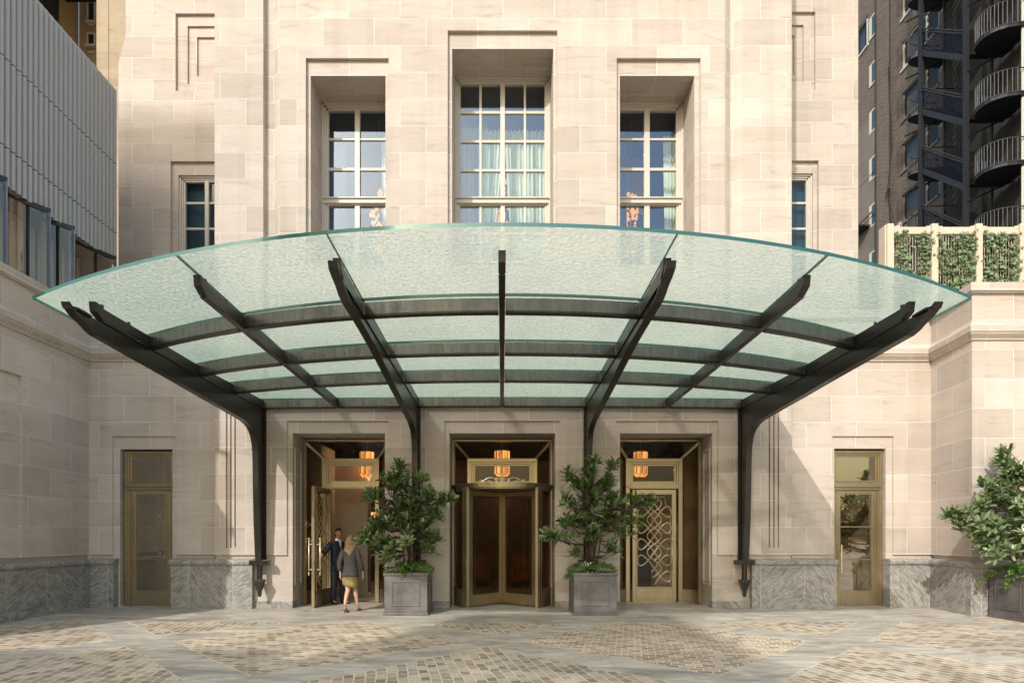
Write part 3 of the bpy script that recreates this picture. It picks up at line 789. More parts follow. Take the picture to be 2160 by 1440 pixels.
for i, a in enumerate((45, 135, 225, 315)):
    f = MB(); w0, z1 = RR-.09, RZ-.15
    f.box(.03, .12, -.025, .025, .03, z1); f.box(w0-.1, w0, -.025, .025, .03, z1); f.box(.12, w0-.1, -.025, .025, z1-.1, z1); f.box(.12, w0-.1, -.025, .025, .03, .28)
    if i == 1 or i == 0:
        f.tube([(w0-.22, .09, .3), (w0-.22, .09, z1-.06)], .011, 6)
        for z in (.36, .95, 1.55, 2.1): f.tube([(w0-.22, .0, z), (w0-.22, .09, z)], .01, 5); f.lathe([(.003, z-.05), (.022, z-.02), (.022, z+.02), (.003, z+.05)], w0-.22, .09, 7)
    o = f.build('door_wing', 'bronze', rd, bevel=.003); o.location = (*RC, 0); o.rotation_euler = (0, 0, R(a))
    q = MB(); q.q([(.1,.0,.26),(w0-.08,.0,.26),(w0-.08,.0,z1-.08),(.1,.0,z1-.08)])
    o2 = q.build('wing_glass', 'door_glass', rd); o2.location = (*RC, 0); o2.rotation_euler = (0, 0, R(a))
# scrollwork on the drum
sc = MB(); y0 = RC[1]-RR+.06
for sg in (-1, 1):
    def P(*l): return [(RC[0]+sg*x, y0+.04*x, RZ+z) for x, z in l]
    def spiral(cx, cz, r0, r1, a0, a1, n=16): return [(cx+(r0+(r1-r0)*k/n)*math.cos(a0+(a1-a0)*k/n), cz+(r0+(r1-r0)*k/n)*math.sin(a0+(a1-a0)*k/n)) for k in range(n+1)]
    sc.tube(P((.04, .0), (.05, .08), (.1, .085), *spiral(.13, .05, .035, .012, PI*.6, -PI*1.2)), .01, 5, up=(0,1,0))
    sc.tube(P((.1, .03), (.16, .085), (.24, .11), (.33, .095), (.40, .05), (.45, .025), *spiral(.475, .04, .03, .01, -PI*.6, PI*1.2)), .01, 5, up=(0,1,0))
    sc.tube(P((.24, .02), (.31, .04), (.36, .075)), .008, 5, up=(0,1,0))
sc.lathe([(.03, RZ), (.045, RZ+.05), (.055, RZ+.1), (.02, RZ+.12)], RC[0], y0, 8)
sc.build('scroll_ornament', 'brass', rd)

# side doors
def side_door(x0, x1, ztop, mir, label):
    y = WY+.12; f = MB()
    fw = .10
    for k, (dy, ww) in enumerate(((0, .05), (.03, .09), (.06, .13))):
        p = (0, .05, .09)[k]
        f.box(x0+p, x0+ww, y+dy, y+.14, 0, ztop-p); f.box(x1-ww, x1-p, y+dy, y+.14, 0, ztop-p); f.box(x0+ww, x1-ww, y+dy+.002, y+.138, ztop-ww, ztop-p)
    zt = 2.74
    f.box(x0+.05, x1-.05, y-.03, y+.14, zt, zt+.05); f.box(x0+.05, x1-.05, y+.01, y+.14, zt-.06, zt); f.box(x0+.05, x1-.05, y+.01, y+.14, zt+.05, zt+.12)
    a, b = x0+.13, x1-.13
    f.box(a, a+.09, y+.05, y+.13, 0, zt-.06); f.box(b-.09, b, y+.05, y+.13, 0, zt-.06)
    f.box(a+.09, b-.09, y+.05, y+.13, zt-.16, zt-.06); f.box(a+.09, b-.09, y+.05, y+.13, .0, .36)
    f.box(a+.09, b-.09, y+.035, y+.05, .06, .2)
    for z in (1.07, 1.83): f.box(a+.09, b-.09, y+.06, y+.12, z-.015, z+.015)
    for z in (zt+.13, zt+.145): f.box(a-.02, b+.02, y+.06, y+.12, z, z+.02)
    o = f.build('side_door', 'bronze', hotel, bevel=.004)
    if label: o['label'] = label
    q = MB()
    q.q([(a+.08,y+.09,.35),(b-.08,y+.09,.35),(b-.08,y+.09,zt-.15),(a+.08,y+.09,zt-.15)]); q.q([(a-.02,y+.09,zt+.12),(b+.02,y+.09,zt+.12),(b+.02,y+.09,ztop-.1),(a-.02,y+.09,ztop-.1)])
    q.build('pane', 'side_glass', o)
    h = MB(); hx = (a+.06 if mir < 0 else a+.06)
    if mir > 0:
        for sg in (-1, 1):
            h.tube([(hx+sg*.0, y+.09+sg*.12-.02, .78), (hx, y+.09+sg*.12-.02, 1.42)], .014, 6)
            for z in (.86, 1.33): h.tube([(hx, y+.09, z), (hx, y+.09+sg*.12-.02, z)], .01, 5)
        h.build('handle', 'brass', o)
    # passage behind
    r = MB(); X0, X1, Y0, Y1 = x0-.05, x1+.05, y+.15, y+1.3
    if mir > 0:
        r.q([(X0,Y1,0),(X1,Y1,0),(X1,Y1,3.7),(X0,Y1,3.7)], 1); r.q([(X1,Y0,0),(X1,Y1,0),(X1,Y1,3.7),(X1,Y0,3.7)], 0)
    else:
        r.q([(X0,Y1,0),(X1,Y1,0),(X1,Y1,3.7),(X0,Y1,3.7)], 0); r.q([(X1,Y0,0),(X1,Y1,0),(X1,Y1,3.7),(X1,Y0,3.7)], 1)
        r.box((X0+X1)/2+.12, X1-.03, y+1.0, y+1.1, 0, 3.7, 1)
    r.q([(X0,Y0,0),(X0,Y1,0),(X0,Y1,3.7),(X0,Y0,3.7)], 1 if mir > 0 else 0); r.q([(X0,Y0,3.7),(X1,Y0,3.7),(X1,Y1,3.7),(X0,Y1,3.7)], 1)
    r.build('passage', ['lobby_stone', 'lobby'], hotel, fixn=False)
    return o
side_door(-8.72, -7.56, 3.57, -1, 'bronze glazed side door beside the dark grey wall')
side_door(7.62, 8.788, 3.585, 1, 'bronze glazed side door with long brass handles')
# glass bead strings hanging inside the left side door
st = empty('hanging_ornament', (-7.95, .75, 3.55), 'twisted gold strings with glass globes inside the left side door', 'ornament')
b = MB()
for x in (-.04, .2):
    for ph in (0, PI):
        b.tube([(x+.02*math.cos(k*.8+ph), .02*math.sin(k*.8+ph), -k*.045) for k in range(56)], .009, 4)
b.build('twisted_cord', 'brass', st)
b = MB()
for x in (-.16, .12):
    for z in (-.7, -1.5, -2.35):
        b.lathe([(.003, z+.07), (.05, z+.045), (.065, z), (.05, z-.045), (.003, z-.07)], x, 0, 10); b.tube([(x, 0, z+.06), (x, 0, 0)], .004, 4)
b.build('glass_globe', 'blue_edge', st, smooth=True)

# lobby shell
lb = MB(); X0, X1, Y0, Y1, Z1 = -6.2, 6.2, 1.16, 8.0, 4.35
lb.q([(X0,Y1,0),(X1,Y1,0),(X1,Y1,Z1),(X0,Y1,Z1)], 0)
for x in (X0, X1): lb.q([(x,Y0,0),(x,Y1,0),(x,Y1,Z1),(x,Y0,Z1)], 0)
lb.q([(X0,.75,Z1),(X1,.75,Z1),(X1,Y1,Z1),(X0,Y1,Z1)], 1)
for x in (-1.9, 1.9): lb.box(x-.35, x+.35, 1.16, 5.4, 0, 4.3, 0)
for (a, b) in ((X0, -4.42), (-2.93, -1.25), (1.3, 2.95), (4.44, X1)): lb.q([(a,Y0+.02,0),(b,Y0+.02,0),(b,Y0+.02,Z1),(a,Y0+.02,Z1)], 0)
lb.build('lobby', ['lobby', 'lobby_dark'], hotel, fixn=False)
ls = MB(); ls.box(-4.6, -3.62, 2.6, 3.0, 0, 3.6); ls.box(-4.75, -4.5, 1.25, 2.6, 0, 3.9); ls.box(-4.4, -3.5, 2.55, 2.6, .0, .12)
ls.box(3.95, 4.8, 1.9, 2.4, 0, 2.2)
build_at(ls, [0], 'lobby_wall', 'lobby_stone', hotel)
th = MB(); 
for cx, hw in ((-3.675, .62), (3.692, .62)): th.box(cx-hw, cx+hw, 1.0, 1.3, .0, .02)
build_at(th, [0], 'threshold', 'bronze', hotel)

def lantern(x, y, z, r, hgt, label, group, hang=True):
    t = empty('lantern', (x, y, z), label, 'lamp', group)
    ld = bpy.data.lights.new('lamp_glow', 'POINT'); ld.energy = 26 if hang else 10; ld.color = (1, .74, .48); ld.shadow_soft_size = .12; lo = bpy.data.objects.new('lamp_glow', ld); COL.objects.link(lo); lo.parent = t; lo.location = (0, .35, -.1)
    b = MB()
    for k in range(8):
        a0, a1 = k*PI/4+.07, (k+1)*PI/4-.07
        rr = r
        b.q([(rr*math.cos(a0), rr*math.sin(a0), -hgt/2), (rr*math.cos(a1), rr*math.sin(a1), -hgt/2), (rr*math.cos(a1), rr*math.sin(a1), hgt/2), (rr*math.cos(a0), rr*math.sin(a0), hgt/2)])
        b.q([(rr*math.cos(a0), rr*math.sin(a0), -hgt/2), (rr*math.cos(a1), rr*math.sin(a1), -hgt/2), (.7*rr*math.cos(a1), .7*rr*math.sin(a1), -hgt*.62), (.7*rr*math.cos(a0), .7*rr*math.sin(a0), -hgt*.62)])
    b.build('lamp_shade', 'lamp', t, fixn=False)
    f = MB()
    for k in range(8): a = k*PI/4; f.tube([(r*math.cos(a), r*math.sin(a), -hgt/2), (r*math.cos(a), r*math.sin(a), hgt/2)], .012, 4)
    f.lathe([(r*.3, hgt/2), (r*1.08, hgt/2), (r*1.08, hgt/2+.03), (r*.3, hgt/2+.05)], 0, 0, 12)
    if hang: f.tube([(0,0,hgt/2),(0,0,4.34-z)], .015, 5)
    f.build('lamp_frame', 'bronze', t)
G = 'lit amber lanterns of the lobby'
def lan(px, y0, y1, Y, w, label, hang=True):
    s_ = CAMD/(CAMD+Y); lantern((px-1059)/(PX*s_), Y, CZ+(1130-(y0+y1)/2)/(PX*s_), w/2/(PX*s_), (y1-y0)*.8/(PX*s_), label, G, hang)
lan(1059, 946, 1004, 2.3, 32, 'lit amber lantern over the revolving door')
lan(774, 948, 1006, 2.3, 30, 'lit amber lantern high inside the open left entrance')
lan(1351, 948, 1005, 2.3, 30, 'lit amber lantern above the closed grille door')
lan(783, 1078, 1100, 5.2, 20, 'small lit amber lamp low inside the open left doorway', False)
for cx, lb_ in ((-.85, 'orange upholstered armchair seen through the left wing of the revolving door'), (.75, 'orange upholstered armchair seen through the right wing of the revolving door')):
    t = empty('armchair', (cx, 5.6, 0), lb_, 'armchair', 'orange armchairs in the lobby')
    b = MB(); b.box(-.36, .36, -.36, .3, .22, .45); b.build('seat', 'orange_seat', t, bevel=.05)
    b = MB(); b.box(-.42, .42, .3, .48, .22, 1.05); b.build('backrest', 'orange_seat', t, bevel=.06)
    for sg in (-1, 1):
        b = MB(); b.box(sg*.36, sg*.5, -.36, .3, .2, .68); b.build('armrest', 'orange_seat', t, bevel=.04)
        for y in (-.32, .4): b = MB(); b.tube([(sg*.42, y, 0), (sg*.4, y, .22)], [.015, .025], 6); b.build('leg', 'bronze', t)

# ---------------------------------------------------------------- canopy
can = empty('entrance_canopy', (0, 0, 4.5), 'curved green glass canopy on black steel brackets over the entrance', 'canopy')
OZ = 4.5
def roof_z(X, y): return 4.52 + .1*(-y/6.4) - .04*(X/5.36)**2 - .12*(abs(X)/5.95)**4*min(1, -y/2.5 if y < 0 else 0)
def front(X): return -6.93+1.27*(X/5.95)**2
BARS = [(-5.28, 1.08, 5.36), (-3.60, .80, 5.36), (-2.04, .52, 5.36), (-.06, 0, 5.36)]
def bar_y(k, X): a, c, _ = BARS[k]; return a + c*(X/5.36)**2
RIBS = [(0, -6.36, .03), (-1.9, -6.2, .034), (1.9, -6.2, .034), (-3.69, -5.85, .034), (3.69, -5.85, .034), (-5.36, -5.28, .034), (5.36, -5.28, .034)]
for (X, yt, hw) in RIBS:
    b = MB(); n = 12; rings = []
    for k in range(n+1):
        y = -.02+(yt+.02)*k/n; z = roof_z(X, y); h = .17
        rings.append([(X-hw, y, z-OZ), (X+hw, y, z-OZ), (X+hw, y, z+h-OZ), (X-hw, y, z+h-OZ)])
    b.ring_tube(rings)
    z = roof_z(X, yt); b.prism([(yt-.0, z-OZ), (yt-.13, z+.07-OZ), (yt-.15, z+.2-OZ), (yt-.1, z+.2-OZ), (yt-.0, z+.17-OZ)], X-hw-.012, X+hw+.012, 'x')
    # bottom flange
    rings = [[(X-hw-.010, r[0][1], r[0][2]-.018), (X+hw+.010, r[0][1], r[0][2]-.018), (X+hw+.010, r[0][1], r[0][2]-.001), (X-hw-.010, r[0][1], r[0][2]-.001)] for r in rings]
    b.ring_tube(rings)
    b.build('rib', 'black', can, bevel=.006)
    f = MB(); f.lathe([(.02, roof_z(X, yt+.6)+.17-OZ), (.02, roof_z(X, yt+.6)+.21-OZ)], X, yt+.6, 8)
    f.lathe([(.035, z+.17-OZ), (.035, z+.215-OZ)], X, yt+.02, 10); f.build('glass_clamp', 'black', can)
segs = [-5.36, -3.69, -1.9, 0, 1.9, 3.69, 5.36]
for k in range(4):
    for (a, b_) in zip(segs, segs[1:]):
        b = MB(); n = 10; rings = []; fl = []
        for i in range(n+1):
            X = a+.045+(b_-a-.09)*i/n; y = bar_y(k, X); z = roof_z(X, y)-OZ
            rings.append([(X, y-.03, z), (X, y+.03, z), (X, y+.03, z+.172), (X, y-.03, z+.172)])
            fl.append([(X, y-.055, z-.028), (X, y+.055, z-.028), (X, y+.055, z-.001), (X, y-.055, z-.001)])
        b.ring_tube(rings); b.ring_tube(fl, m=1)
        b.build('crossbar', ['bar', 'black'], can)
# glass panes
gx = [-5.95, -3.70, -1.885, 0, 1.885, 3.70, 5.95]
GH = .215
for (a, b_) in zip(gx, gx[1:]):
    for k in range(4):
        n, mrow = 10, 6; g = .003
        def ye(X, far):   # rear or front edge of this row
            if far: return (bar_y(k, min(abs(X), 5.6)) if k < 3 else -.01) - .0 - g
            return bar_y(k-1, min(abs(X), 5.6)) + g if k > 0 else front(X)
        top = []; 
        for j in range(mrow+1):
            r = []
            for i in range(n+1):
                X = a+.0008+(b_-a-.0016)*i/n; y0_, y1_ = ye(X, True), ye(X, False); y = y0_+(y1_-y0_)*j/mrow
                r.append((X, y, roof_z(X, y)+GH-OZ+.055*(-y/6.9)**2*max(0, 1-(X/5.95)**2)))
            top.append(r)
        q = MB(); T = .042
        for j in range(mrow):
            for i in range(n):
                p = [top[j][i], top[j][i+1], top[j+1][i+1], top[j+1][i]]
                q.q(p, 0); q.q([(v[0], v[1], v[2]-T) for v in p][::-1], 2)
        loop = top[0] + [top[j][n] for j in range(1, mrow+1)] + top[mrow][::-1][1:] + [top[j][0] for j in range(mrow-1, 0, -1)]
        for c, d in zip(loop, loop[1:]+loop[:1]): q.q([c, d, (d[0], d[1], d[2]-T), (c[0], c[1], c[2]-T)], 1)
        q.build('glass_panel', ['canopy_glass', 'glass_edge', 'canopy_under'], can, fixn=False)
# brackets
LOW = [(-5.84, 4.44), (-5.74, 4.38), (-5.62, 4.345), (-5.5, 4.29), (-5.38, 4.26), (-5.15, 4.25), (-4.6, 4.22), (-4.07, 4.195), (-3.3, 4.15), (-2.62, 4.106), (-2.0, 4.075), (-1.61, 4.05), (-1.25, 4.03), (-1.03, 4.01), (-.86, 3.98), (-.74, 3.94), (-.64, 3.885), (-.56, 3.81), (-.50, 3.72), (-.455, 3.6), (-.425, 3.45), (-.41, 3.25), (-.40, 2.95), (-.36, 2.0), (-.30, 1.35), (-.26, 1.05)]
for X, ext in ((-5.36, 1), (5.36, 1), (-1.9, 1.105), (1.9, 1.105)):
    low = [(y*ext if y < -.7 else y, z+(roof_z(X, y*ext)-roof_z(5.36, y)+(.09 if ext > 1 else 0))*min(1, max(0, (-y-1)/3.2))) for y, z in LOW]
    topl = []
    for (y, z) in low:
        if y < -.16 and z > 3.95: topl.append((y, roof_z(X, y)-.026))
    topl[0] = (topl[0][0]-.02, topl[0][1]+(.05 if ext > 1 else -.03))
    b = MB(); hw = .045
    poly = low + [(-.03, 1.05), (-.03, 4.49)] + topl[::-1]
    poly = [(p, q-OZ) for p, q in poly]
    b.prism(poly, X-hw*.55, X+hw*.55, 'x')
    # edge flange wrapping the tip and running down the column
    path = [(topl[3][0], topl[3][1]-.005)] + [topl[2], topl[1], (topl[0][0], topl[0][1])] + [(low[0][0]-.05, low[0][1]+.04)] + low
    pts = [(X, p, q-OZ) for p, q in path]; rings = []
    for i, p in enumerate(pts):
        d = (Vector(pts[min(i+1, len(pts)-1)])-Vector(pts[max(i-1, 0)])).normalized(); nrm = Vector((0, d.z, -d.y)); pv = Vector(p)
        w_ = .06 if p[1] > -5 else .055
        rings.append([pv+Vector((-w_,0,0))-nrm*.014, pv+Vector((w_,0,0))-nrm*.014, pv+Vector((w_,0,0))+nrm*.014, pv+Vector((-w_,0,0))+nrm*.014])
    b.ring_tube(rings)
    b.box(X-.075, X+.075, -.035, -.005, 1.0-OZ, 4.49-OZ)
    b.build('bracket', 'black', can, bevel=.006)
    c = MB(); c.box(X-.21, X+.21, -.26, -.03 if abs(X) < 3 else -.12, .985-OZ, 1.09-OZ)
    c.tube([(X, -.19, 1.06-OZ), (X, -.19, .60-OZ)], .062, 8)
    c.build('cross_arm', 'black', can, bevel=.004)
    c = MB(); cy = -.19
    for (z0, z1, r0, r1) in ((.66, .60, .095, .1), (.60, .43, .09, .05), (.43, .28, .04, .028)):
        c.ring_tube([[(X+sx*r, cy+sy*r, z-OZ) for sx, sy in ((-1,-1),(1,-1),(1,1),(-1,1))] for z, r in ((z0, r0), (z1, r1))])
    c.build('finial', 'black', can, bevel=.003)
# ---------------------------------------------------------------- left building: stone base, glazed band, fluted zinc
sb = empty('side_building', (-12, -3, 0), 'grey fluted metal clad building over curved glazing and a shaded stone base', 'building')
LX = -9.45; YE = -6.2; O = Vector((-12, -3, 0))
def loc(mb): mb.v = [(x-O.x, y-O.y, z-O.z) for x, y, z in mb.v]; return mb
b = MB()
ph = [(-5.0, -1.6, ZL, 4.76), (-4.6, -2.15, ZL, 4.38)]
b_holes = [ph[0]]
face_x(b, LX, YE, WY, ZL, 6.6, b_holes); face_x(b, LX-LO, YE, WY, 0, ZL)
b.q([(LX,YE,ZL),(LX,WY,ZL),(LX-LO,WY,ZL),(LX-LO,YE,ZL)])
y0, y1, z0, z1 = ph[0]
face_x(b, LX-.06, y0, y1, z0, z1, [ph[1]]); b.q([(LX,y1,z0),(LX-.06,y1,z0),(LX-.06,y1,z1),(LX,y1,z1)]); b.q([(LX,y0,z1),(LX,y1,z1),(LX-.06,y1,z1),(LX-.06,y0,z1)])
y0, y1, z0, z1 = ph[1]
face_x(b, LX-.22, y0, y1, z0, z1); b.q([(LX-.06,y1,z0),(LX-.22,y1,z0),(LX-.22,y1,z1),(LX-.06,y1,z1)]); b.q([(LX-.06,y0,z1),(LX-.06,y1,z1),(LX-.22,y1,z1),(LX-.22,y0,z1)])
b.prism([(LX-a_, z) for a_, z in CORN], YE, WY-.05, 'y'); b.prism([(LX-a_, z) for a_, z in COPE], YE, WY-.02, 'y')
b.q([(LX,YE,0),(-16,YE,0),(-16,YE,6.6),(LX,YE,6.6)])
loc(b).build('stone_base', 'stone_side', sb, fixn=False)
b = MB(); b.box(LX-.3, LX+.10, YE, .12, 0, .965)
prof = [(LX-.3, .965), (LX+.112, .965), (LX+.135, .985), (LX+.145, 1.02), (LX+.14, 1.06), (LX+.12, 1.085), (LX+.09, 1.1), (LX-.3, 1.115)]
b.prism(prof, YE, .12, 'y'); b.box(LX+.10, LX+.17, YE, -.75, 0, .15)
loc(b).build('marble_plinth', 'marble', sb, bevel=.004)
# fluted cladding in three tiers
MX, MY0, MY1 = -9.66, YE, 1.5
tiers = [(8.42, 9.15), (9.17, 10.87), (10.89, 12.72)]
for z0, z1 in tiers:
    b = MB(); p = .1365; n = int((MY1-MY0)/p); ring0 = []
    for k in range(n):
        ya = MY1-k*p
        for u, dx in ((0, -.05), (.06, .0), (.2, .035), (.45, .048), (.7, .03), (.82, 0), (.9, -.045)): ring0.append((ya-u*p, MX+dx))
    for (a, c) in zip(ring0, ring0[1:]): b.q([(a[1],a[0],z0),(c[1],c[0],z0),(c[1],c[0],z1),(a[1],a[0],z1)])
    # folded lip along the joint
    for (a, c) in zip(ring0, ring0[1:]): b.q([(a[1],a[0],z0),(c[1],c[0],z0),(MX-.1,c[0],z0),(MX-.1,a[0],z0)])
    loc(b).build('cladding', 'cladding', sb, fixn=False)
b = MB(); b.box(MX-.12, MX-.06, MY0, MY1, 8.4, 12.7); b.box(-16, MX-.1, MY0, MY0+.1, 6.7, 12.7); b.box(-16, MX-.1, MY0, MY1, 12.6, 12.74); b.box(MX-.11, MX+.0, MY0, MY1, 12.72, 12.76)
b.box(-16, MX-.1, MY1-.05, MY1, 6.7, 12.7); loc(b).build('wall', 'cladding', sb)
# scalloped glazed band
bays = [1.19, -.19, -.88, -1.94, -3.0, -4.0, -5.1, -6.2]
def scal(y0, y1, n=14, bul=.33): return [(y0+(y1-y0)*k/n, MX+.17-bul*(max(0, math.sin(PI*(1-k/n)**.62)))**.8) for k in range(n+1)]
for i, (ya, yb) in enumerate(zip(bays, bays[1:])):
    pr = scal(ya, yb); b = MB()
    for z0, z1, m_ in ((8.36, 8.46, 0), (6.75, 6.80, 0)):
        b.ring_tube([[(x, y, z0), (x+.05, y, z0), (x+.05, y, z1), (x, y, z1)] for y, x in pr])
    for k in (0, len(pr)-1): y, x = pr[k]; b.box(x, x+.045, y-.012, y+.012, 6.8, 8.36)
    y, x = pr[4]; b.box(x-.02, x+.04, y-.025, y+.025, 6.8, 8.36)
    # soffit between the glass and the cladding
    for c, d in zip(pr, pr[1:]): b.q([(c[1],c[0],8.44),(d[1],d[0],8.44),(MX-.1,d[0],8.44),(MX-.1,c[0],8.44)])
    w_ = loc(b).build('window', 'black', sb)
    q = MB()
    for c, d in zip(pr, pr[1:]): q.q([(c[1]+.02,c[0],6.8),(d[1]+.02,d[0],6.8),(d[1]+.02,d[0],8.36),(c[1]+.02,c[0],8.36)])
    loc(q).build('curved_glass', 'bay_glass', w_, smooth=True)
    e = MB(); y, x = pr[0]; e.box(x-.01, x+.06, y-.035, y-.013, 6.8, 8.36); loc(e).build('glass_edge', 'blue_edge', w_)
    c_ = MB()
    rr = random.Random(i)
    for k in range(26):
        y = yb+(ya-yb)*(k+.5)/26; xx_ = -10.35+.03*math.sin(k*1.7)
        if rr.random() < .55: c_.q([(xx_,y-.02,6.8),(xx_+.03,y+.02,6.8),(xx_+.03,y+.02,8.4),(xx_,y-.02,8.4)])
    if c_.v: loc(c_).build('drape', 'sheer', w_, fixn=False)
b = MB(); b.q([(-12.5,YE,6.7),(-12.5,1.5,6.7),(-12.5,1.5,8.5),(-12.5,YE,8.5)]); b.q([(-12.5,YE,8.5),(-12.5,1.5,8.5),(MX,1.5,8.5),(MX,YE,8.5)], 1); b.q([(-12.5,YE,6.74),(-12.5,1.5,6.74),(LX,1.5,6.74),(LX,YE,6.74)], 1)
for y in (-.3, -2.2, -4): b.box(-12, -11.2, y, y+.25, 6.75, 8.5, 0)
loc(b).build('room', ['lobby_stone', 'far_grey'], sb, fixn=False)
b = MB(); b.tube([(-12.0,1.3,7.2),(-11.9,-.5,7.25),(-12.1,-1.6,7.3),(-12,-4.5,7.2)], .02, 5); b.tube([(-11.0,.9,7.05),(-10.9,-.4,7.1),(-11.2,-.9,7.15)], .015, 5)
loc(b).build('cove_light', 'cove', sb)
b = MB()
for y, z in ((-.9, 8.2), (-1.0, 8.2), (-1.1, 8.2), (.3, 7.6), (.9, 7.4)): b.lathe([(.01, z+.05), (.035, z+.03), (.035, z), (.01, z-.01)], -11.3, y, 8)
loc(b).build('downlight', 'spot', sb)

# ---------------------------------------------------------------- ochre apartment building behind, left
ab = empty('apartment_building', (-22, 6, 0), 'ochre rendered apartment house with dark balcony above the metal clad building', 'building'); O = Vector((-22, 6, 0))
b = MB(); b.box(-34, -19, 5, 13, 0, 48); b.q([(-19,13.02,0),(-10,13.02,0),(-10,13.02,48),(-19,13.02,48)]); loc(b).build('wall', 'far_wall', ab)
s13 = CAMD/(CAMD+13.02)
for (pa, pb, za, zb) in ((186, 203, 7, 49), (186, 203, 73, 99), (186, 203, 137, 165), (186, 203, -50, -20)):
    x0, x1 = (pa-1059)/(PX*s13), (pb-1059)/(PX*s13); z1, z0 = CZ+(1130-za)/(PX*s13), CZ+(1130-zb)/(PX*s13)
    f = MB(); f.box(x0, x0+.05, 12.93, 13.0, z0, z1); f.box(x1-.05, x1, 12.93, 13.0, z0, z1); f.box(x0+.05, x1-.05, 12.93, 13.0, z1-.05, z1); f.box(x0+.05, x1-.05, 12.93, 13, z0, z0+.06); f.box(x0-.05, x1+.05, 12.86, 13.0, z0-.08, z0); f.box(x0+.05, x1-.05, 12.95, 13, (z0+z1)/2-.6, (z0+z1)/2-.54)
    w_ = loc(f).build('window', 'frame', ab); q = MB(); q.q([(x0,12.98,z0),(x1,12.98,z0),(x1,12.98,z1),(x0,12.98,z1)]); loc(q).build('pane', 'dark', w_)
for z in (19.5, 23.2, 26.9, 30.6):
    for y in (11.2, 9.0):
        f = MB(); f.box(-19.0, -18.93, y-.55, y+.55, z, z+1.9); w_ = loc(f).build('window', 'dark', ab)
for z in (24.9, 28.6):
    f = MB(); f.box(-19.0, -17.7, 8.5, 12.3, z, z+.16); 
    for k in range(26): y = 8.55+k*.148; f.box(-17.76, -17.73, y, y+.025, z+.16, z+1.1)
    for k in range(9): x = -18.95+k*.145; f.box(x, x+.025, 12.24, 12.27, z+.16, z+1.1)
    f.box(-17.78, -17.7, 8.5, 12.3, z+1.1, z+1.15); loc(f).build('balcony', 'black', ab)
lf = MB(); rr = random.Random(5)
def leafquad(mb, p, d, up, L, W, droop=.25, fold=.18, m=0, blunt=False):
    d = d.normalized(); s_ = d.cross(up)
    if s_.length < 1e-3: s_ = Vector((1, 0, 0))
    s_.normalize(); n = s_.cross(d).normalized()
    a = p; mid = p + d*L*.55 + n*L*.06; tip = p + d*L - n*L*droop
    l1 = p + d*L*.3 + s_*W*.36 + n*W*fold; l2 = p + d*L*.68 + s_*W*.5 + n*W*fold - n*L*.04
    r1 = p + d*L*.3 - s_*W*.36 + n*W*fold; r2 = p + d*L*.68 - s_*W*.5 + n*W*fold - n*L*.04
    if blunt:
        l2 = p + d*L*.55 + s_*W*.5 + n*W*fold - n*L*.02; r2 = p + d*L*.55 - s_*W*.5 + n*W*fold - n*L*.02
        l1 = p + d*L*.22 + s_*W*.27 + n*W*fold*.6; r1 = p + d*L*.22 - s_*W*.27 + n*W*fold*.6
        l3 = p + d*L*.86 + s_*W*.36 + n*W*fold*.8 - n*L*droop*.5; r3 = p + d*L*.86 - s_*W*.36 + n*W*fold*.8 - n*L*droop*.5
        m2 = p + d*L*.82 - n*L*droop*.45; tip = p + d*L - n*L*droop*.85
        i = len(mb.v); mb.v += [tuple(x) for x in (a, l1, l2, l3, tip, r3, r2, r1, mid, m2)]
        for f in ((0, 8, 1), (1, 8, 2), (2, 8, 9, 3), (3, 9, 4), (4, 9, 5), (5, 9, 8, 6), (6, 8, 7), (7, 8, 0)): mb.f.append(tuple(i+k for k in f)); mb.m.append(m)
        return
    i = len(mb.v); mb.v += [tuple(x) for x in (a, l1, l2, tip, r2, r1, mid)]
    for f in ((0, 6, 1), (1, 6, 2), (2, 6, 3), (3, 6, 4), (4, 6, 5), (5, 6, 0)): mb.f.append(tuple(i+k for k in f)); mb.m.append(m)
def rvec(rg): 
    while True:
        v = Vector((rg.uniform(-1, 1), rg.uniform(-1, 1), rg.uniform(-1, 1)))
        if .05 < v.length < 1: return v.normalized()
for k in range(900):
    p = Vector((rr.uniform(-12.0, -10.6), rr.uniform(.4, 2.2), 0)); p.z = 12.75+rr.random()**2*.1
rf = empty('roof_planting', (-18.2, 9.8, 26.6), 'green shrub spilling over the edge behind the metal cladding', 'shrub')
for k in range(700):
    v = rvec(rr); p = Vector((v.x*.7, v.y*1.6, v.z*.9-.2*abs(v.y)))*rr.random()**.4
    leafquad(lf, p, rvec(rr), Vector((0,0,1)), .2, .12)
lf.build('foliage', 'ivy', rf, fixn=False)
b = MB(); b.tube([(0,0,-1.2),(0,0,0),(.1,.3,.5)], [.05, .04, .01], 6); b.build('stem', 'bark', rf)

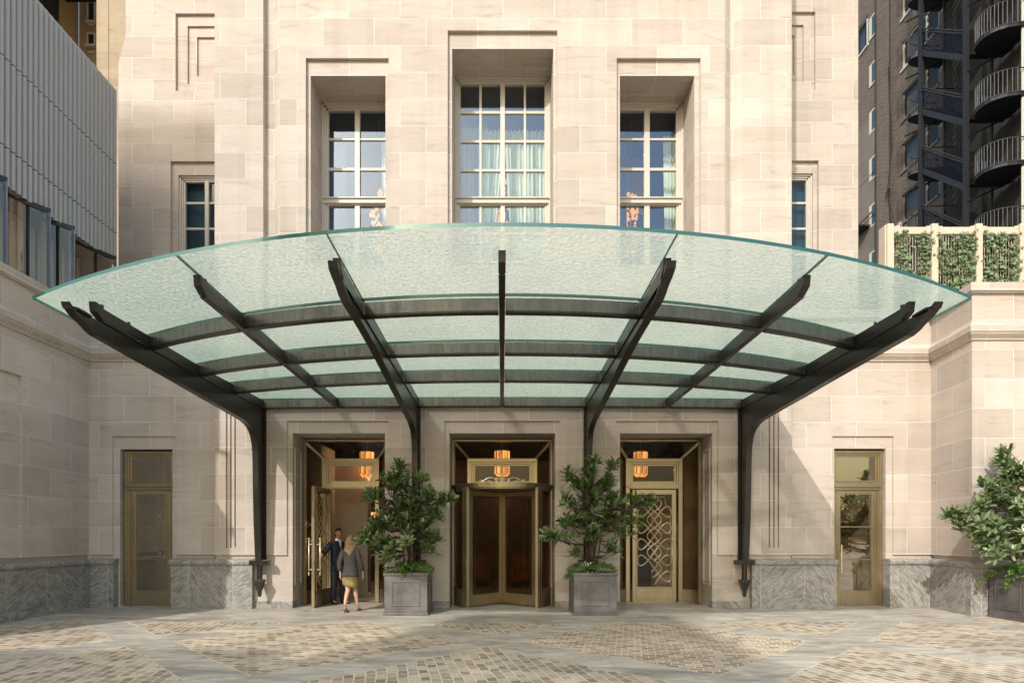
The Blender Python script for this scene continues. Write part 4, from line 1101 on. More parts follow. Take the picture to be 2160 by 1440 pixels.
# ---------------------------------------------------------------- right terrace wall
tr = empty('terrace_wall', (11.5, -.5, 0), 'sunlit limestone terrace wall stepping forward with marble plinth and moulded coping', 'wall'); O = Vector((11.5, -.5, 0))
RX, RY = 9.57, -1.2; XE = 17
def skew(mb): mb.v = [(x+.24*max(0, y+1.2)/1.45 if x < RX+.5 else x, y, z) for x, y, z in mb.v]
b = MB()
face_x(b, RX, RY, WY, ZL, 6.6, sgn=-1); face_x(b, RX+LO, RY+LO, WY, 0, ZL, sgn=-1)
face_y(b, RY, RX, XE, ZL, 6.6); face_y(b, RY+LO, RX+LO, XE, 0, ZL)
b.q([(RX,RY,ZL),(XE,RY,ZL),(XE,RY+LO,ZL),(RX,RY+LO,ZL)]); b.q([(RX,RY,ZL),(RX,WY,ZL),(RX+LO,WY,ZL),(RX+LO,RY,ZL)])
b.q([(RX,RY,6.7),(XE,RY,6.7),(XE,6,6.7),(RX,6,6.7)]); b.q([(XE,RY,0),(XE,6,0),(XE,6,6.7),(XE,RY,6.7)])
for prof in (CORN, COPE):
    d0 = min(p for p, _ in prof)
    pr2 = prof
    for (x0, x1, f0) in ((RX, XE, 1),):
        # along the front, mitred at the corner
        n = len(pr2); i = len(b.v)
        b.v += [(RX+a_, RY+a_, z) for a_, z in pr2] + [(XE, RY+a_, z) for a_, z in pr2] + [(RX+a_, WY, z) for a_, z in pr2]
        for k in range(n):
            j = (k+1) % n; b.f.append((i+k, i+j, i+n+j, i+n+k)); b.m.append(0); b.f.append((i+k, i+j, i+2*n+j, i+2*n+k)); b.m.append(0)
skew(b); loc(b).build('wall', 'stone', tr, fixn=False)
b = MB(); b.box(RX-.10, XE, RY-.10, RY+.3, 0, .965); b.box(RX-.10, RX+.3, RY+.3, .12, 0, .965)
pr2 = [(.3, .965), (-.112, .965), (-.135, .985), (-.145, 1.02), (-.14, 1.06), (-.12, 1.085), (-.09, 1.1), (.3, 1.115)]
n = len(pr2); i = len(b.v); b.v += [(RX+a_, RY+a_, z) for a_, z in pr2] + [(XE, RY+a_, z) for a_, z in pr2] + [(RX+a_, .12, z) for a_, z in pr2]
for k in range(n):
    j = (k+1) % n; b.f.append((i+k, i+j, i+n+j, i+n+k)); b.m.append(0); b.f.append((i+k, i+j, i+2*n+j, i+2*n+k)); b.m.append(0)
skew(b); loc(b).build('marble_plinth', 'marble', tr)

# ---------------------------------------------------------------- trellis
ty = .5; ts = CAMD/(CAMD+ty)
tf = empty('trellis_fence', (11, ty, 6.7), 'cream steel trellis screen with thin rods standing on the terrace wall', 'fence'); O = Vector((11, ty, 6.7))
px = [1873, 1966, 2059, 2151, 2243, 2336]; tops = CZ+(1130-476)/(PX*ts)
posts = [(p-1059)/(PX*ts) for p in px]
b = MB()
f = MB(); f.box(posts[0]-.115, posts[0]-.08, ty-.07, ty+.16, 6.7, tops-.02); loc(f).build('return_post', 'trellis', tf, bevel=.006)
for x in posts:
    f = MB(); f.box(x-.075, x+.075, ty-.1, ty+.08, 6.7, tops); f.box(x-.03, x+.03, ty-.105, ty-.1, 6.7, tops-.02); loc(f).build('post', 'trellis', tf, bevel=.008)
rg = random.Random(12)
IG = 'climbing plants on the trellis'
names = ['sparse ivy on the first trellis bay from the left, gap in its middle', 'dense ivy filling the second trellis bay from the left', 'ivy on the third trellis bay, a shoot crossing the post', 'ivy on the trellis bay at the right edge']
for k, (a, c) in enumerate(zip(posts, posts[1:])):
    f = MB(); f.box(a+.075, c-.075, ty-.06, ty+.05, tops-.22, tops-.06); f2 = MB(); f2.box(a+.075, c-.075, ty-.05, ty+.05, 6.76, 6.84); loc(f2).build('bottom_rail', 'trellis', tf)
    for x in (a+.10, c-.19):
        f.box(x, x+.09, ty-.075, ty-.06, tops-.235, tops-.045)
        for z in (-.09, -.19): f.lathe([(.02, 0), (.02, .01)], x+.045, 0, 6); f.v[-12:] = [(p[0], ty-.075-p[2], tops+z+p[1]) for p in f.v[-12:]]
    loc(f).build('rail', 'trellis', tf, bevel=.003)
    f = MB(); n = 13
    for i in range(n): x = a+.1+(c-a-.2)*(i+.5)/n; f.tube([(x, ty, 6.84), (x, ty, tops-.2)], .007, 5)
    loc(f).build('rods', 'trellis', tf)
    if k < 4:
        iv = empty('climbing_plant', ((a+c)/2, ty, 6.75), names[k], 'climbing plant', IG); l = MB(); st_ = MB(); w = (c-a)/2-.08
        for i in range(7):
            x = rg.uniform(-w, w); pts = []
            for j in range(9): pts.append((x+.06*math.sin(j*1.3+i), rg.uniform(-.02, .03), j*.24*rg.uniform(.95, 1)))
            st_.tube(pts, .006, 4)
        cnt = 0
        while cnt < 950:
            x, z = rg.uniform(-w-.02, w+.02), rg.uniform(0, 1.93)
            dens = noise.noise(Vector((x*2.6+k*9, z*1.7, k*3.1))) + (.18 if k else 0) + .12
            if k == 0 and -.08 < x < .16: dens -= .5
            if dens < rg.uniform(-.3, .35): continue
            d = Vector((rg.uniform(-1, 1), rg.uniform(-.9, -.1), rg.uniform(-1, .4)))
            leafquad(l, Vector((x, rg.uniform(-.1, .06), z)), d, Vector((rg.uniform(-.4,.4), -1, .3)), rg.uniform(.06, .11), rg.uniform(.055, .09), .1, .1); cnt += 1
        if k == 2:
            for j in range(26): leafquad(l, Vector((w-.05+j*.013, -.14, .55+.3*math.sin(j*.12)-j*.01)), rvec(rg), Vector((0,-1,0)), .08, .06)
        l.build('foliage', 'ivy', iv, fixn=False); st_.build('stem', 'bark', iv)
fl = empty('flower', ((1897-1059)/(PX*ts), ty, tops-.06), 'small pale flower head on top of the first trellis rail', 'flower')
l = MB()
for k in range(40): leafquad(l, Vector((rg.uniform(-.03,.03), 0, .06+rg.uniform(-.03,.06))), rvec(rg), Vector((0,0,1)), .07, .04)
l.build('petals', 'flower', fl, fixn=False); l = MB(); l.tube([(0,0,-.02),(0,0,.08)], .008, 5); l.build('stem', 'bark', fl)

# ---------------------------------------------------------------- brick building and fire escape
BX = 23.6
bb = empty('brick_building', (28, 22, 0), 'tall dark brown brick building with a column of horizontal windows behind the trellis', 'building'); O = Vector((28, 22, 0))
def ys(px_, X=BX): return CAMD*(PX*X)/(px_-1059)-CAMD
def zy(py, y): return CZ+(1130-py)/(PX*CAMD/(CAMD+y))
b = MB()
wy = (ys(1975)+.3, ys(1903)); WH = []
for k in range(-3, 8): z = 29.05-3.0*k; WH.append((18.3, 21.2, z, z+1.62))
SH = [(ys(1847), ys(1835), 30.3-3.0*k, 31.7-3.0*k) for k in range(-2, 5)]
BHh = [(ys(1832), ys(1810)+.3, 18.4, 20.4), (ys(1832), ys(1810)+.3, 33.3, 35.2), (ys(1842), ys(1810)+.3, 22.3, 24.4)]
face_x(b, BX, 9, 46, 0, 46, WH+BHh, sgn=-1); b.box(BX+.6, 34, 9, 46, 0, 46, 0)
for (y0, y1, z0, z1) in WH+BHh:
    for y in (y0, y1): b.q([(BX,y,z0),(BX+.2,y,z0),(BX+.2,y,z1),(BX,y,z1)])
    for z in (z0, z1): b.q([(BX,y0,z),(BX+.2,y0,z),(BX+.2,y1,z),(BX,y1,z)])
b.box(BX-.18, BX, ys(1880), ys(1856), 0, 46)
loc(b).build('wall', 'brick', bb, fixn=False)
b = MB(); b.box(BX-.05, BX-.004, 9, 17.9, 0, 46); loc(b).build('painted_shade_wall', 'dark_shade', bb)  # shade behind the fire escape, painted as a near-black panel
b = MB(); b.box(BX-.04, BX-.005, ys(1846), 40, 0, 28.3); 
for z in (24.6, 21.9, 18.0): b.box(BX-.06, BX-.04, ys(1846), 40, z, z+.1)
loc(b).build('rendered_wall', 'far_grey', bb)
for i, (y0, y1, z0, z1) in enumerate(WH+BHh):
    f = MB(); x = BX+.14
    for (a, c) in ((y0, y0+.1), (y1-.1, y1), ((y0+y1)/2-.5, (y0+y1)/2-.4)): f.box(x-.08, x, a, c, z0, z1)
    f.box(x-.08, x, y0, y1, z1-.07, z1-.001); f.box(x-.08, x, y0, y1, z0+.001, z0+.07); f.box(BX-.08, BX+.1, y0-.05, y1+.05, z0-.12, z0-.001)
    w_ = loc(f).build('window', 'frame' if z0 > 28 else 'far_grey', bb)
    q = MB(); q.q([(x-.02,y0,z0),(x-.02,y1,z0),(x-.02,y1,z1),(x-.02,y0,z1)]); loc(q).build('pane', 'far_glass', w_)
    d = MB(); d.q([(BX+.5,y0,z0),(BX+.5,y1,z0),(BX+.5,y1,z1),(BX+.5,y0,z1)]); d.q([(BX+.3,(y0+y1)/2+.1,z0),(BX+.3,y1,z0),(BX+.3,y1,z1),(BX+.3,(y0+y1)/2+.1,z1)], 1); loc(d).build('blind', ['dark', 'curtain_blue'], w_, fixn=False)
for (y0, y1, z0, z1) in SH:
    f = MB(); f.box(BX-.055, BX-.042, y0, y1, z0, z1); w_ = loc(f).build('narrow_window', 'frame', bb)
    q = MB(); q.box(BX-.06, BX-.056, y0, y0+(y1-y0)*.5, z0+.1, z1-.1); loc(q).build('pane', 'blue_dark', w_)
b = MB()
for py_, yy in ((1854, None), (1885, None)):
    y = ys(py_); b.tube([(BX-.22, y, 5), (BX-.22, y, 44)], .03, 5)
y = ys(1882); b.tube([(BX-.24,y,30),(BX-.26,y-.4,25),(BX-.24,y+.1,22.5),(BX-.24,y-1.0,18.5),(BX-.24,y-1.05,10)], .03, 5)
for k in range(14): b.tube([(BX-.24, y+.1*math.sin(k), 22.5+.1*math.cos(k*2.1)), (BX-.3, y+.25*math.cos(k*1.3), 22.3+.25*math.sin(k))], .015, 4)
loc(b).build('cable', 'dark_shade', bb)
# small balcony with red rail
f = MB(); y0, y1 = ys(1838), ys(1808); f.box(BX-.9, BX, y0, y1+2, 21.4, 21.5)
for k in range(14): f.box(BX-.9, BX-.87, y0+k*.3, y0+k*.3+.03, 21.5, 22.5)
f.box(BX-.93, BX-.85, y0, y1+2, 22.5, 22.56); loc(f).build('balcony', 'black', bb)

fe = empty('fire_escape', (22.3, 14, 0), 'dark iron fire escape with parallel flights, mesh screens and rounded landings', 'fire escape'); O = Vector((22.3, 14, 0))
ya, yb = 17.0, 14.1; XO, XI = 21.7, 22.9
f = MB()
for y in (ya, yb):
    f.box(XO-.09, XO+.09, y-.09, y+.09, 0, 44)
for x in (XO, XI): 
    for y in (ya, yb): 
        if x == XI: f.box(x-.05, x+.05, y-.05, y+.05, 0, 44)
loc(f).build('post', 'iron', fe)
for k in range(-5, 8):
    zt = 26.45-3.03*k; zb = zt-2.65
    f = MB()
    for x in (XO, XI): f.prism([(ya, zt), (yb, zb), (yb, zb+.32), (ya, zt+.32)], x-.03, x+.03, 'x')
    for i in range(12): t = (i+.5)/12; y = ya+(yb-ya)*t; z = zt+.2+(zb-zt)*t; f.box(XO+.03, XI-.03, y-.14, y+.14, z, z+.03)
    for dz in (1.28, 1.42): f.tube([(XO, ya, zt+dz), (XO, yb, zb+dz)], .035, 4)
    loc(f).build('stair_flight', 'iron', fe)
    q = MB(); q.q([(XO,ya,zt+.34),(XO,yb,zb+.34),(XO,yb,zb+1.3),(XO,ya,zt+1.3)]); loc(q).build('mesh_screen', 'screen', fe)
    # landings: far small, near rounded
    for (yy, sg, zl, rad, yr) in ((ya, 1, zt+.3, .85, 1.0), (yb, -1, zb+.3, 1.15, 1.75)):
        arcp = []
        for j in range(13):
            a = PI*j/12; arcp.append((XI+.3-(XI+.3-XO+.25)*math.sin(a/1.0)**.8 if False else (XI+.5)-(XI+.5-XO+(.3 if sg > 0 else .1))*math.sin(a)**.6, yy+sg*(yr*.5-yr*.5*math.cos(a))))
        f = MB(); poly = [(XI+.5, yy)] + arcp[1:-1] + [(XI+.5, yy+sg*yr)]
        i0 = len(f.v); n = len(poly)
        f.prism([(p, q_) for p, q_ in poly], zl-.14, zl, 'z')
        loc(f).build('landing', 'iron', fe)
        r = MB()
        r.tube([(p, q_, zl+1.05) for p, q_ in arcp], .025, 5); r.tube([(p, q_, zl+.02) for p, q_ in arcp], .03, 5)
        for (p0, p1) in zip(arcp, arcp[1:]):
            r.tube([(p0[0], p0[1], zl), (p0[0], p0[1], zl+1.05)], .016, 4); mp = ((p0[0]+p1[0])/2, (p0[1]+p1[1])/2); r.tube([(mp[0], mp[1], zl), (mp[0], mp[1], zl+1.05)], .016, 4)
        loc(r).build('railing', 'iron_light' if sg < 0 else 'iron', fe)
    f = MB(); f.tube([(XI+.6, yb-.4, zb+.2), (XO, yb-.1, zb-.55)], .04, 4); loc(f).build('brace', 'iron', fe); f = MB(); f.tube([(XI+.6, ya+.3, zt+.2), (XO-.2, ya+.9, zt-.5)], .04, 4); loc(f).build('brace', 'iron', fe)
dp = empty('drainpipe', (BX-.5, ys(2157, BX-.7), 0), 'thin pale vertical drainpipe at the right edge of the picture', 'pipe')
f = MB(); f.tube([(-.2, 0, 0), (-.2, 0, 44)], .05, 8)
for z in range(6, 44, 4): f.tube([(-.2, 0, z), (-.2, 0, z+.2)], .065, 8)
f.build('pipe', 'frame', dp)

# ---------------------------------------------------------------- unseen blocks, added to shade the court and the upper left wing
def shade_block(name, x0, x1, y0, y1, h, label, mat='far_wall'):
    cx, cy = (x0+x1)/2, (y0+y1)/2
    t = empty(name, (cx, cy, 0), label, 'building', 'unseen blocks added for shade'); b = MB(); b.box(x0-cx, x1-cx, y0-cy, y1-cy, 0, h); b.box(x0-cx-.0, x1-cx, y1-cy, y1-cy+.4, h-1.2, h-.4); b.build('wall', mat, t)
    f = MB(); n = int((x1-x0)/3)
    for i in range(n):
        for j in range(int(h/3.4)-1):
            x = x0-cx+(i+.5)*(x1-x0)/n; z = 2+3.4*j; f.box(x-.6, x+.6, y1-cy-.1, y1-cy+.05, z, z+1.8)
    f.build('window_rows', 'far_glass', t); return t
shade_block('slim_shade_block', -16.05, -12.2, -36, -30, 23.2, 'slender pale unseen block added to shade the court', 'sheer')
shade_block('low_shade_block', -25.5, -16.55, -36, -30, 20.2, 'lower ochre unseen block added for shade, left of the narrow gap')
shade_block('tall_shade_block', -42, -35.6, -51.5, -50, 56, 'tall unseen block added to shade the upper left wing', 'far_grey')

# ---------------------------------------------------------------- planters and shrubs
def make_planter(loc_, label, s_=.92):
    t = empty('planter', loc_, label, 'planter', 'square lead planters with shrubs')
    h = .87; o = s_/2; b = MB()
    b.box(-o, o, -o, o, 0, .05); o2 = o-.02
    b.box(-o2, o2, -o2, o2, .05, h-.06)
    b.box(-o-.0, o, -o, -o+.09, h-.06, h); b.box(-o, o, o-.09, o, h-.06, h); b.box(-o, -o+.09, -o+.09, o-.09, h-.06, h); b.box(o-.09, o, -o+.09, o-.09, h-.06, h)
    b.build('box', 'planter', t, bevel=.008)
    p = MB()
    for rot in range(4):
        q = MB(); a, z0, z1 = o-.17, .19, h-.17; y = -o2
        for (x0, x1, c, d) in ((-a, a, z0, z0+.025), (-a, a, z1-.025, z1), (-a, -a+.025, z0+.025, z1-.025), (a-.025, a, z0+.025, z1-.025)): q.box(x0, x1, y-.016, y-.0005, c, d)
        for v in q.v:
            c_, s2 = math.cos(rot*PI/2), math.sin(rot*PI/2); p.v.append((v[0]*c_-v[1]*s2, v[0]*s2+v[1]*c_, v[2]))
        n0 = len(p.v)-len(q.v); p.f += [tuple(n0+k for k in f) for f in q.f]; p.m += q.m
    p.build('panel_moulding', 'planter', t, bevel=.004)
    sl = MB(); sl.box(-o+.09, o-.09, -o+.09, o-.09, h-.08, h-.03); sl.build('soil', 'soil', t)
    return t
pl1 = make_planter((-1.965, -.74, 0), 'dark grey planter left of the revolving door, half in sun')
pl2 = make_planter((1.905, -.74, 0), 'dark grey planter right of the revolving door')
pl3 = make_planter((10.22, -1.80, 0), 'dark grey planter at the far right by the sunlit wall')

def make_under(loc_, label, sd, trail=()):
    rg = random.Random(sd); l = MB()
    for k in range(420):
        a, b_ = rg.uniform(-.47, .47), rg.uniform(-.47, .47); e = max(abs(a), abs(b_))/.47
        z = .02+.13*(1-e**3)*rg.uniform(.3, 1.1)+(.02 if e < .9 else -.05*rg.random())
        d = Vector((a*1.6+rg.uniform(-.6, .6), b_*1.6+rg.uniform(-.6, .6), rg.uniform(-.1, .9)))
        leafquad(l, Vector((a, b_, z)), d, Vector((0,0,1)), rg.uniform(.06, .11), rg.uniform(.035, .055), .25)
    for (x, y, dz, dx) in trail:
        for j in range(46):
            t = j/46; leafquad(l, Vector((x+dx*t+rg.uniform(-.03,.03), y+rg.uniform(-.04,.04), .06-dz*t**1.3)), rvec(rg), Vector((0,0,1)), .07, .05)
    st_ = [l]
    o = l.build('ground_cover', 'under', None, fixn=False); o.location = loc_
    tag(o, label, 'plant', kind='stuff'); return o
make_under((-1.965, -.74, .87), 'low bright green groundcover under the shrub in the left planter', 1, ((-.05, -.46, .14, .0),))
make_under((1.905, -.74, .87), 'low bright green groundcover under the shrub in the right planter', 2, ((-.46, -.3, .2, -.12),))
make_under((10.22, -1.80, .87), 'trailing groundcover in the far right planter', 3, ((-.46, .2, .28, -.42), (-.46, -.1, .3, -.1)))
for i, (x, lb_) in enumerate(((1.72, 'white blossom cluster in the right planter'), (-2.3, 'small white blossoms at the left rim of the left planter'))):
    l = MB(); rg = random.Random(40+i)
    for k in range(34): leafquad(l, Vector((rg.uniform(-.1,.1), rg.uniform(-.04,.04), rg.uniform(-.01,.05))), rvec(rg), Vector((0,0,1)), .045, .03)
    o = l.build('blossom', 'flower', None, fixn=False); o.location = (x, -1.1, 1.03); tag(o, lb_, 'flower', 'white blossoms in the planters')

def make_shrub(loc_, sd, H, tips, label, leafL=.21, dens=1.25):
    """tips: attractor blobs (x, y, z, r, n) relative to the base; branches reach for them"""
    rg = random.Random(sd); t = empty('shrub', loc_, label, 'shrub', 'rhododendron shrubs in the planters')
    st_ = MB(); l = MB(); nodes = []
    for k in range(6):
        a = k*2*PI/6+rg.uniform(-.4, .4); lean = rg.uniform(.12, .34); top = H*rg.uniform(.55, .9); pts = []
        for j in range(8):
            u = j/7; pts.append(Vector((math.cos(a)*(.06+lean*u**1.3)+.03*math.sin(u*5+k), math.sin(a)*(.06+lean*u**1.3)*.9, top*u)))
        st_.tube(pts, [.02*(1-.65*j/7) for j in range(8)], 6)
        nodes += pts[2:]
    pts = [Vector((.03*math.sin(j), .02*math.cos(j), H*.93*j/9)) for j in range(10)]; st_.tube(pts, [.024*(1-.8*j/9) for j in range(10)], 6); nodes += pts[3:]
    for (x, y, z, r, n) in tips:
        for k in range(max(2, int(n*dens))):
            v = rvec(rg)*r*rg.uniform(.3, 1.05); p = Vector((x, y, z))+Vector((v.x, v.y, v.z*.85))
            base = min(nodes, key=lambda q: (q-p).length+max(0, q.z-p.z+.1)*2.5)
            mid = (base+p)/2+Vector((0, 0, -.06))+rvec(rg)*.03
            st_.tube([base, mid, p], [.009, .007, .005], 4)
            ax = (p-mid); ax.z += .12+.25*rg.random(); ax.normalize()
            ax = (ax+rvec(rg)*.25).normalized()
            s1 = ax.orthogonal().normalized(); s2 = ax.cross(s1)
            nl = rg.randint(8, 12)
            for i in range(nl):
                th = i*2.4+rg.uniform(-.3, .3); el = rg.uniform(.1, 1.05) if i < nl-3 else rg.uniform(1.0, 1.35)
                d = (s1*math.cos(th)+s2*math.sin(th))*math.cos(el)+ax*math.sin(el)
                L = leafL*rg.uniform(.7, 1.15)
                leafquad(l, p-ax*rg.uniform(0, .06)+d*.01, d, ax, L, L*rg.uniform(.27, .35), rg.uniform(.0, .3), .12, blunt=True)
    st_.build('trunk', 'bark', t, smooth=True); l.build('foliage', 'leaf', t, fixn=False, smooth=True); return t
b0 = .86
def T(px_, py_, y, r, n, cx):   # crown clumps measured off the photograph at depth y
    s_ = CAMD/(CAMD+y); return ((px_-1059)/(PX*s_)-cx, y+.74, CZ+(1130-py_)/(PX*s_)-b0, r, n)
L1 = [T(845, 985, -.75, .12, 5, -1.965), (*T(852, 1020, -.7, .26, 12, -1.965),), T(890, 1012, -.9, .16, 6, -1.965), T(822, 1020, -.9, .2, 9, -1.965), T(790, 1045, -.8, .16, 6, -1.965), T(785, 1050, -1.0, .12, 4, -1.965),
      T(850, 1065, -.7, .4, 22, -1.965), T(905, 1050, -.9, .2, 8, -1.965), T(925, 1058, -.9, .12, 5, -1.965), T(950, 1052, -1.0, .09, 4, -1.965), T(915, 1085, -.8, .22, 8, -1.965), T(880, 1110, -.7, .42, 24, -1.965),
      T(810, 1110, -.9, .3, 13, -1.965), T(785, 1128, -1.0, .17, 7, -1.965), T(772, 1142, -1.1, .1, 4, -1.965), T(806, 1150, -1.0, .26, 11, -1.965), T(850, 1150, -1.1, .26, 11, -1.965), T(912, 1135, -.9, .2, 8, -1.965), T(825, 1172, -1.1, .15, 6, -1.965), T(900, 1160, -.9, .12, 4, -1.965), T(860, 1090, -.2, .4, 16, -1.965)]
make_shrub((-1.965, -.74, b0), 11, 1.9, L1, 'glossy dark green shrub left of the revolving door beside the open entrance')
L2 = [T(1250, 975, -.75, .1, 5, 1.905), T(1245, 1000, -.8, .18, 8, 1.905), T(1292, 985, -.8, .12, 5, 1.905), T(1202, 1005, -.9, .16, 6, 1.905), T(1225, 1025, -.9, .2, 9, 1.905), T(1282, 1022, -.8, .2, 8, 1.905), T(1250, 1050, -.8, .3, 15, 1.905),
      T(1200, 1060, -.9, .18, 7, 1.905), T(1300, 1065, -.8, .26, 11, 1.905), T(1340, 1060, -.9, .17, 7, 1.905), T(1362, 1057, -.9, .13, 6, 1.905), T(1335, 1095, -.8, .2, 7, 1.905), T(1240, 1090, -.8, .32, 16, 1.905), T(1205, 1105, -.9, .2, 8, 1.905), T(1178, 1132, -1.0, .12, 5, 1.905), T(1160, 1130, -1.1, .08, 4, 1.905), T(1200, 1140, -1.0, .1, 3, 1.905),
      T(1255, 1125, -.9, .24, 11, 1.905), T(1290, 1155, -1.0, .15, 7, 1.905), T(1215, 1165, -1.0, .1, 4, 1.905), T(1280, 1100, -.3, .3, 12, 1.905), T(1315, 1120, -.7, .2, 6, 1.905)]
make_shrub((1.905, -.74, b0), 21, 1.95, L2, 'glossy dark green shrub overlapping the closed grille door')
def T3(px_, py_, y, r, n):
    s_ = CAMD/(CAMD+y); return ((px_-1059)/(PX*s_)-10.22, y+1.8, CZ+(1130-py_)/(PX*s_)-b0, r, n)
L3 = [T3(2118, 955, -1.6, .1, 5), T3(2120, 985, -1.7, .2, 10), T3(2130, 1020, -1.7, .26, 15), T3(2160, 1000, -1.8, .25, 12), T3(2090, 1030, -1.8, .2, 9), T3(2120, 1060, -1.8, .36, 22), T3(2065, 1070, -1.8, .2, 10), T3(2035, 1090, -1.8, .15, 7), T3(2008, 1083, -1.8, .1, 5), T3(2040, 1108, -1.8, .14, 6),
      T3(2085, 1110, -1.9, .25, 14), T3(2130, 1120, -1.9, .35, 20), T3(2160, 1090, -1.9, .4, 20), T3(2075, 1145, -1.9, .16, 8), T3(2110, 1165, -2.0, .22, 13), T3(2160, 1160, -1.8, .35, 14), T3(2200, 1060, -1.8, .5, 22)]
make_shrub((10.22, -1.80, b0), 31, 2.1, L3, 'large glossy shrub at the far right casting its shadow on the wall', dens=1.05)
# ---------------------------------------------------------------- people
def skin_mesh(name, verts, edges, mat, parent, sub=2, root=0):
    me = bpy.data.meshes.new(name); me.from_pydata([v[:3] for v in verts], edges, [])
    o = bpy.data.objects.new(name, me); COL.objects.link(o)
    sk = o.modifiers.new('skin', 'SKIN'); sk.use_smooth_shade = True; sk.branch_smoothing = .4
    for i, v in enumerate(verts):
        r = v[3]; rx, ry = r if isinstance(r, tuple) else (r, r)
        me.skin_vertices[0].data[i].radius = (rx, ry); me.skin_vertices[0].data[i].use_root = (i == root)
    ss = o.modifiers.new('sub', 'SUBSURF'); ss.levels = sub; ss.render_levels = sub
    dg = bpy.context.evaluated_depsgraph_get(); ev = o.evaluated_get(dg); nm = bpy.data.meshes.new_from_object(ev)
    o.modifiers.clear(); o.data = nm; nm.name = name; bpy.data.meshes.remove(me)
    nm.materials.clear(); nm.materials.append(M[mat]); nm.polygons.foreach_set('use_smooth', [True]*len(nm.polygons))
    o.parent = parent; return o
def Rz(v, a): c, s_ = math.cos(a), math.sin(a); return Vector((v[0]*c-v[1]*s_, v[0]*s_+v[1]*c, v[2]))

def loft(mb, rings, yaw, n=20, m=0):
    """rings: (cx, cy, z, rx, ry) in body space (body faces -y), turned by yaw; optional 6th tilt"""
    out = []
    for r in rings:
        cx, cy, z, rx, ry = r[:5]; tl = r[5] if len(r) > 5 else 0; pw = .82
        ring = []
        for k in range(n):
            t = 2*PI*k/n; c, s_ = math.cos(t), math.sin(t)
            x = cx+rx*math.copysign(abs(c)**pw, c); y = cy+ry*math.copysign(abs(s_)**pw, s_)
            ring.append(Rz((x, y, z+tl*(y-cy)/max(ry, .01)), yaw))
        out.append(ring)
    mb.ring_tube(out, True, m)

def hand(verts, edges, wi, wrist, d, side, palmn, curl=.5, r=.0085, grip=None):
    """five fingers: d = along hand, side = towards thumb, palmn = palm normal (fingers curl to it)"""
    d, side, palmn = d.normalized(), side.normalized(), palmn.normalized()
    p = wrist+d*.045; verts.append((*p, (.036, .02))); a = len(verts)-1; edges.append((wi, a))
    kn = wrist+d*.085
    for i, (off, L) in enumerate(((.030, .072), (.010, .082), (-.010, .076), (-.030, .058))):
        b = kn+side*off; verts.append((*b, .012)); e0 = len(verts)-1; edges.append((a, e0)); q = b; dd = d
        for s_, k in ((.45, 1), (.32, 2), (.23, 3)):
            ang = curl*(.55+.35*k); dd = (d*math.cos(ang)+palmn*math.sin(ang)); q = q+dd*L*s_; verts.append((*q, r*(1.05-.12*k))); edges.append((e0, len(verts)-1)); e0 = len(verts)-1
    b = wrist+d*.03+side*.03+palmn*.008; verts.append((*b, .013)); edges.append((a, len(verts)-1)); e0 = len(verts)-1
    q = b+(side*.6+d*.7+palmn*.3).normalized()*.035; verts.append((*q, .0105)); edges.append((e0, e0+1)); q = q+(d*.8+palmn*(.3+curl*.6)).normalized()*.028; verts.append((*q, .0085)); edges.append((e0+1, e0+2))

def face_parts(root, hc, yaw, tilt, skin, sc_=1.0):
    """hc head centre; small parts on the face"""
    def F(x, y, z): return hc+Rz(Vector((x, y, z))*sc_, yaw)
    e = MB()
    for sg in (-1, 1):
        c = F(sg*.031, -.088, .005); e.lathe([(.001, c.z+.007), (.009, c.z+.004), (.011, c.z), (.009, c.z-.004), (.001, c.z-.007)], c.x, c.y, 8)
        p, q, s2 = F(sg*.014, -.099, .026), F(sg*.033, -.097, .031), F(sg*.05, -.083, .026); e.tube([p, q, s2], .0042, 5)
    e.build('eyes', 'eye', root)
    l = MB(); l.tube([F(-.024, -.089, -.047), F(0, -.099, -.048), F(.024, -.089, -.047)], [.003, .006, .003], 6); l.build('lips', 'lip', root)

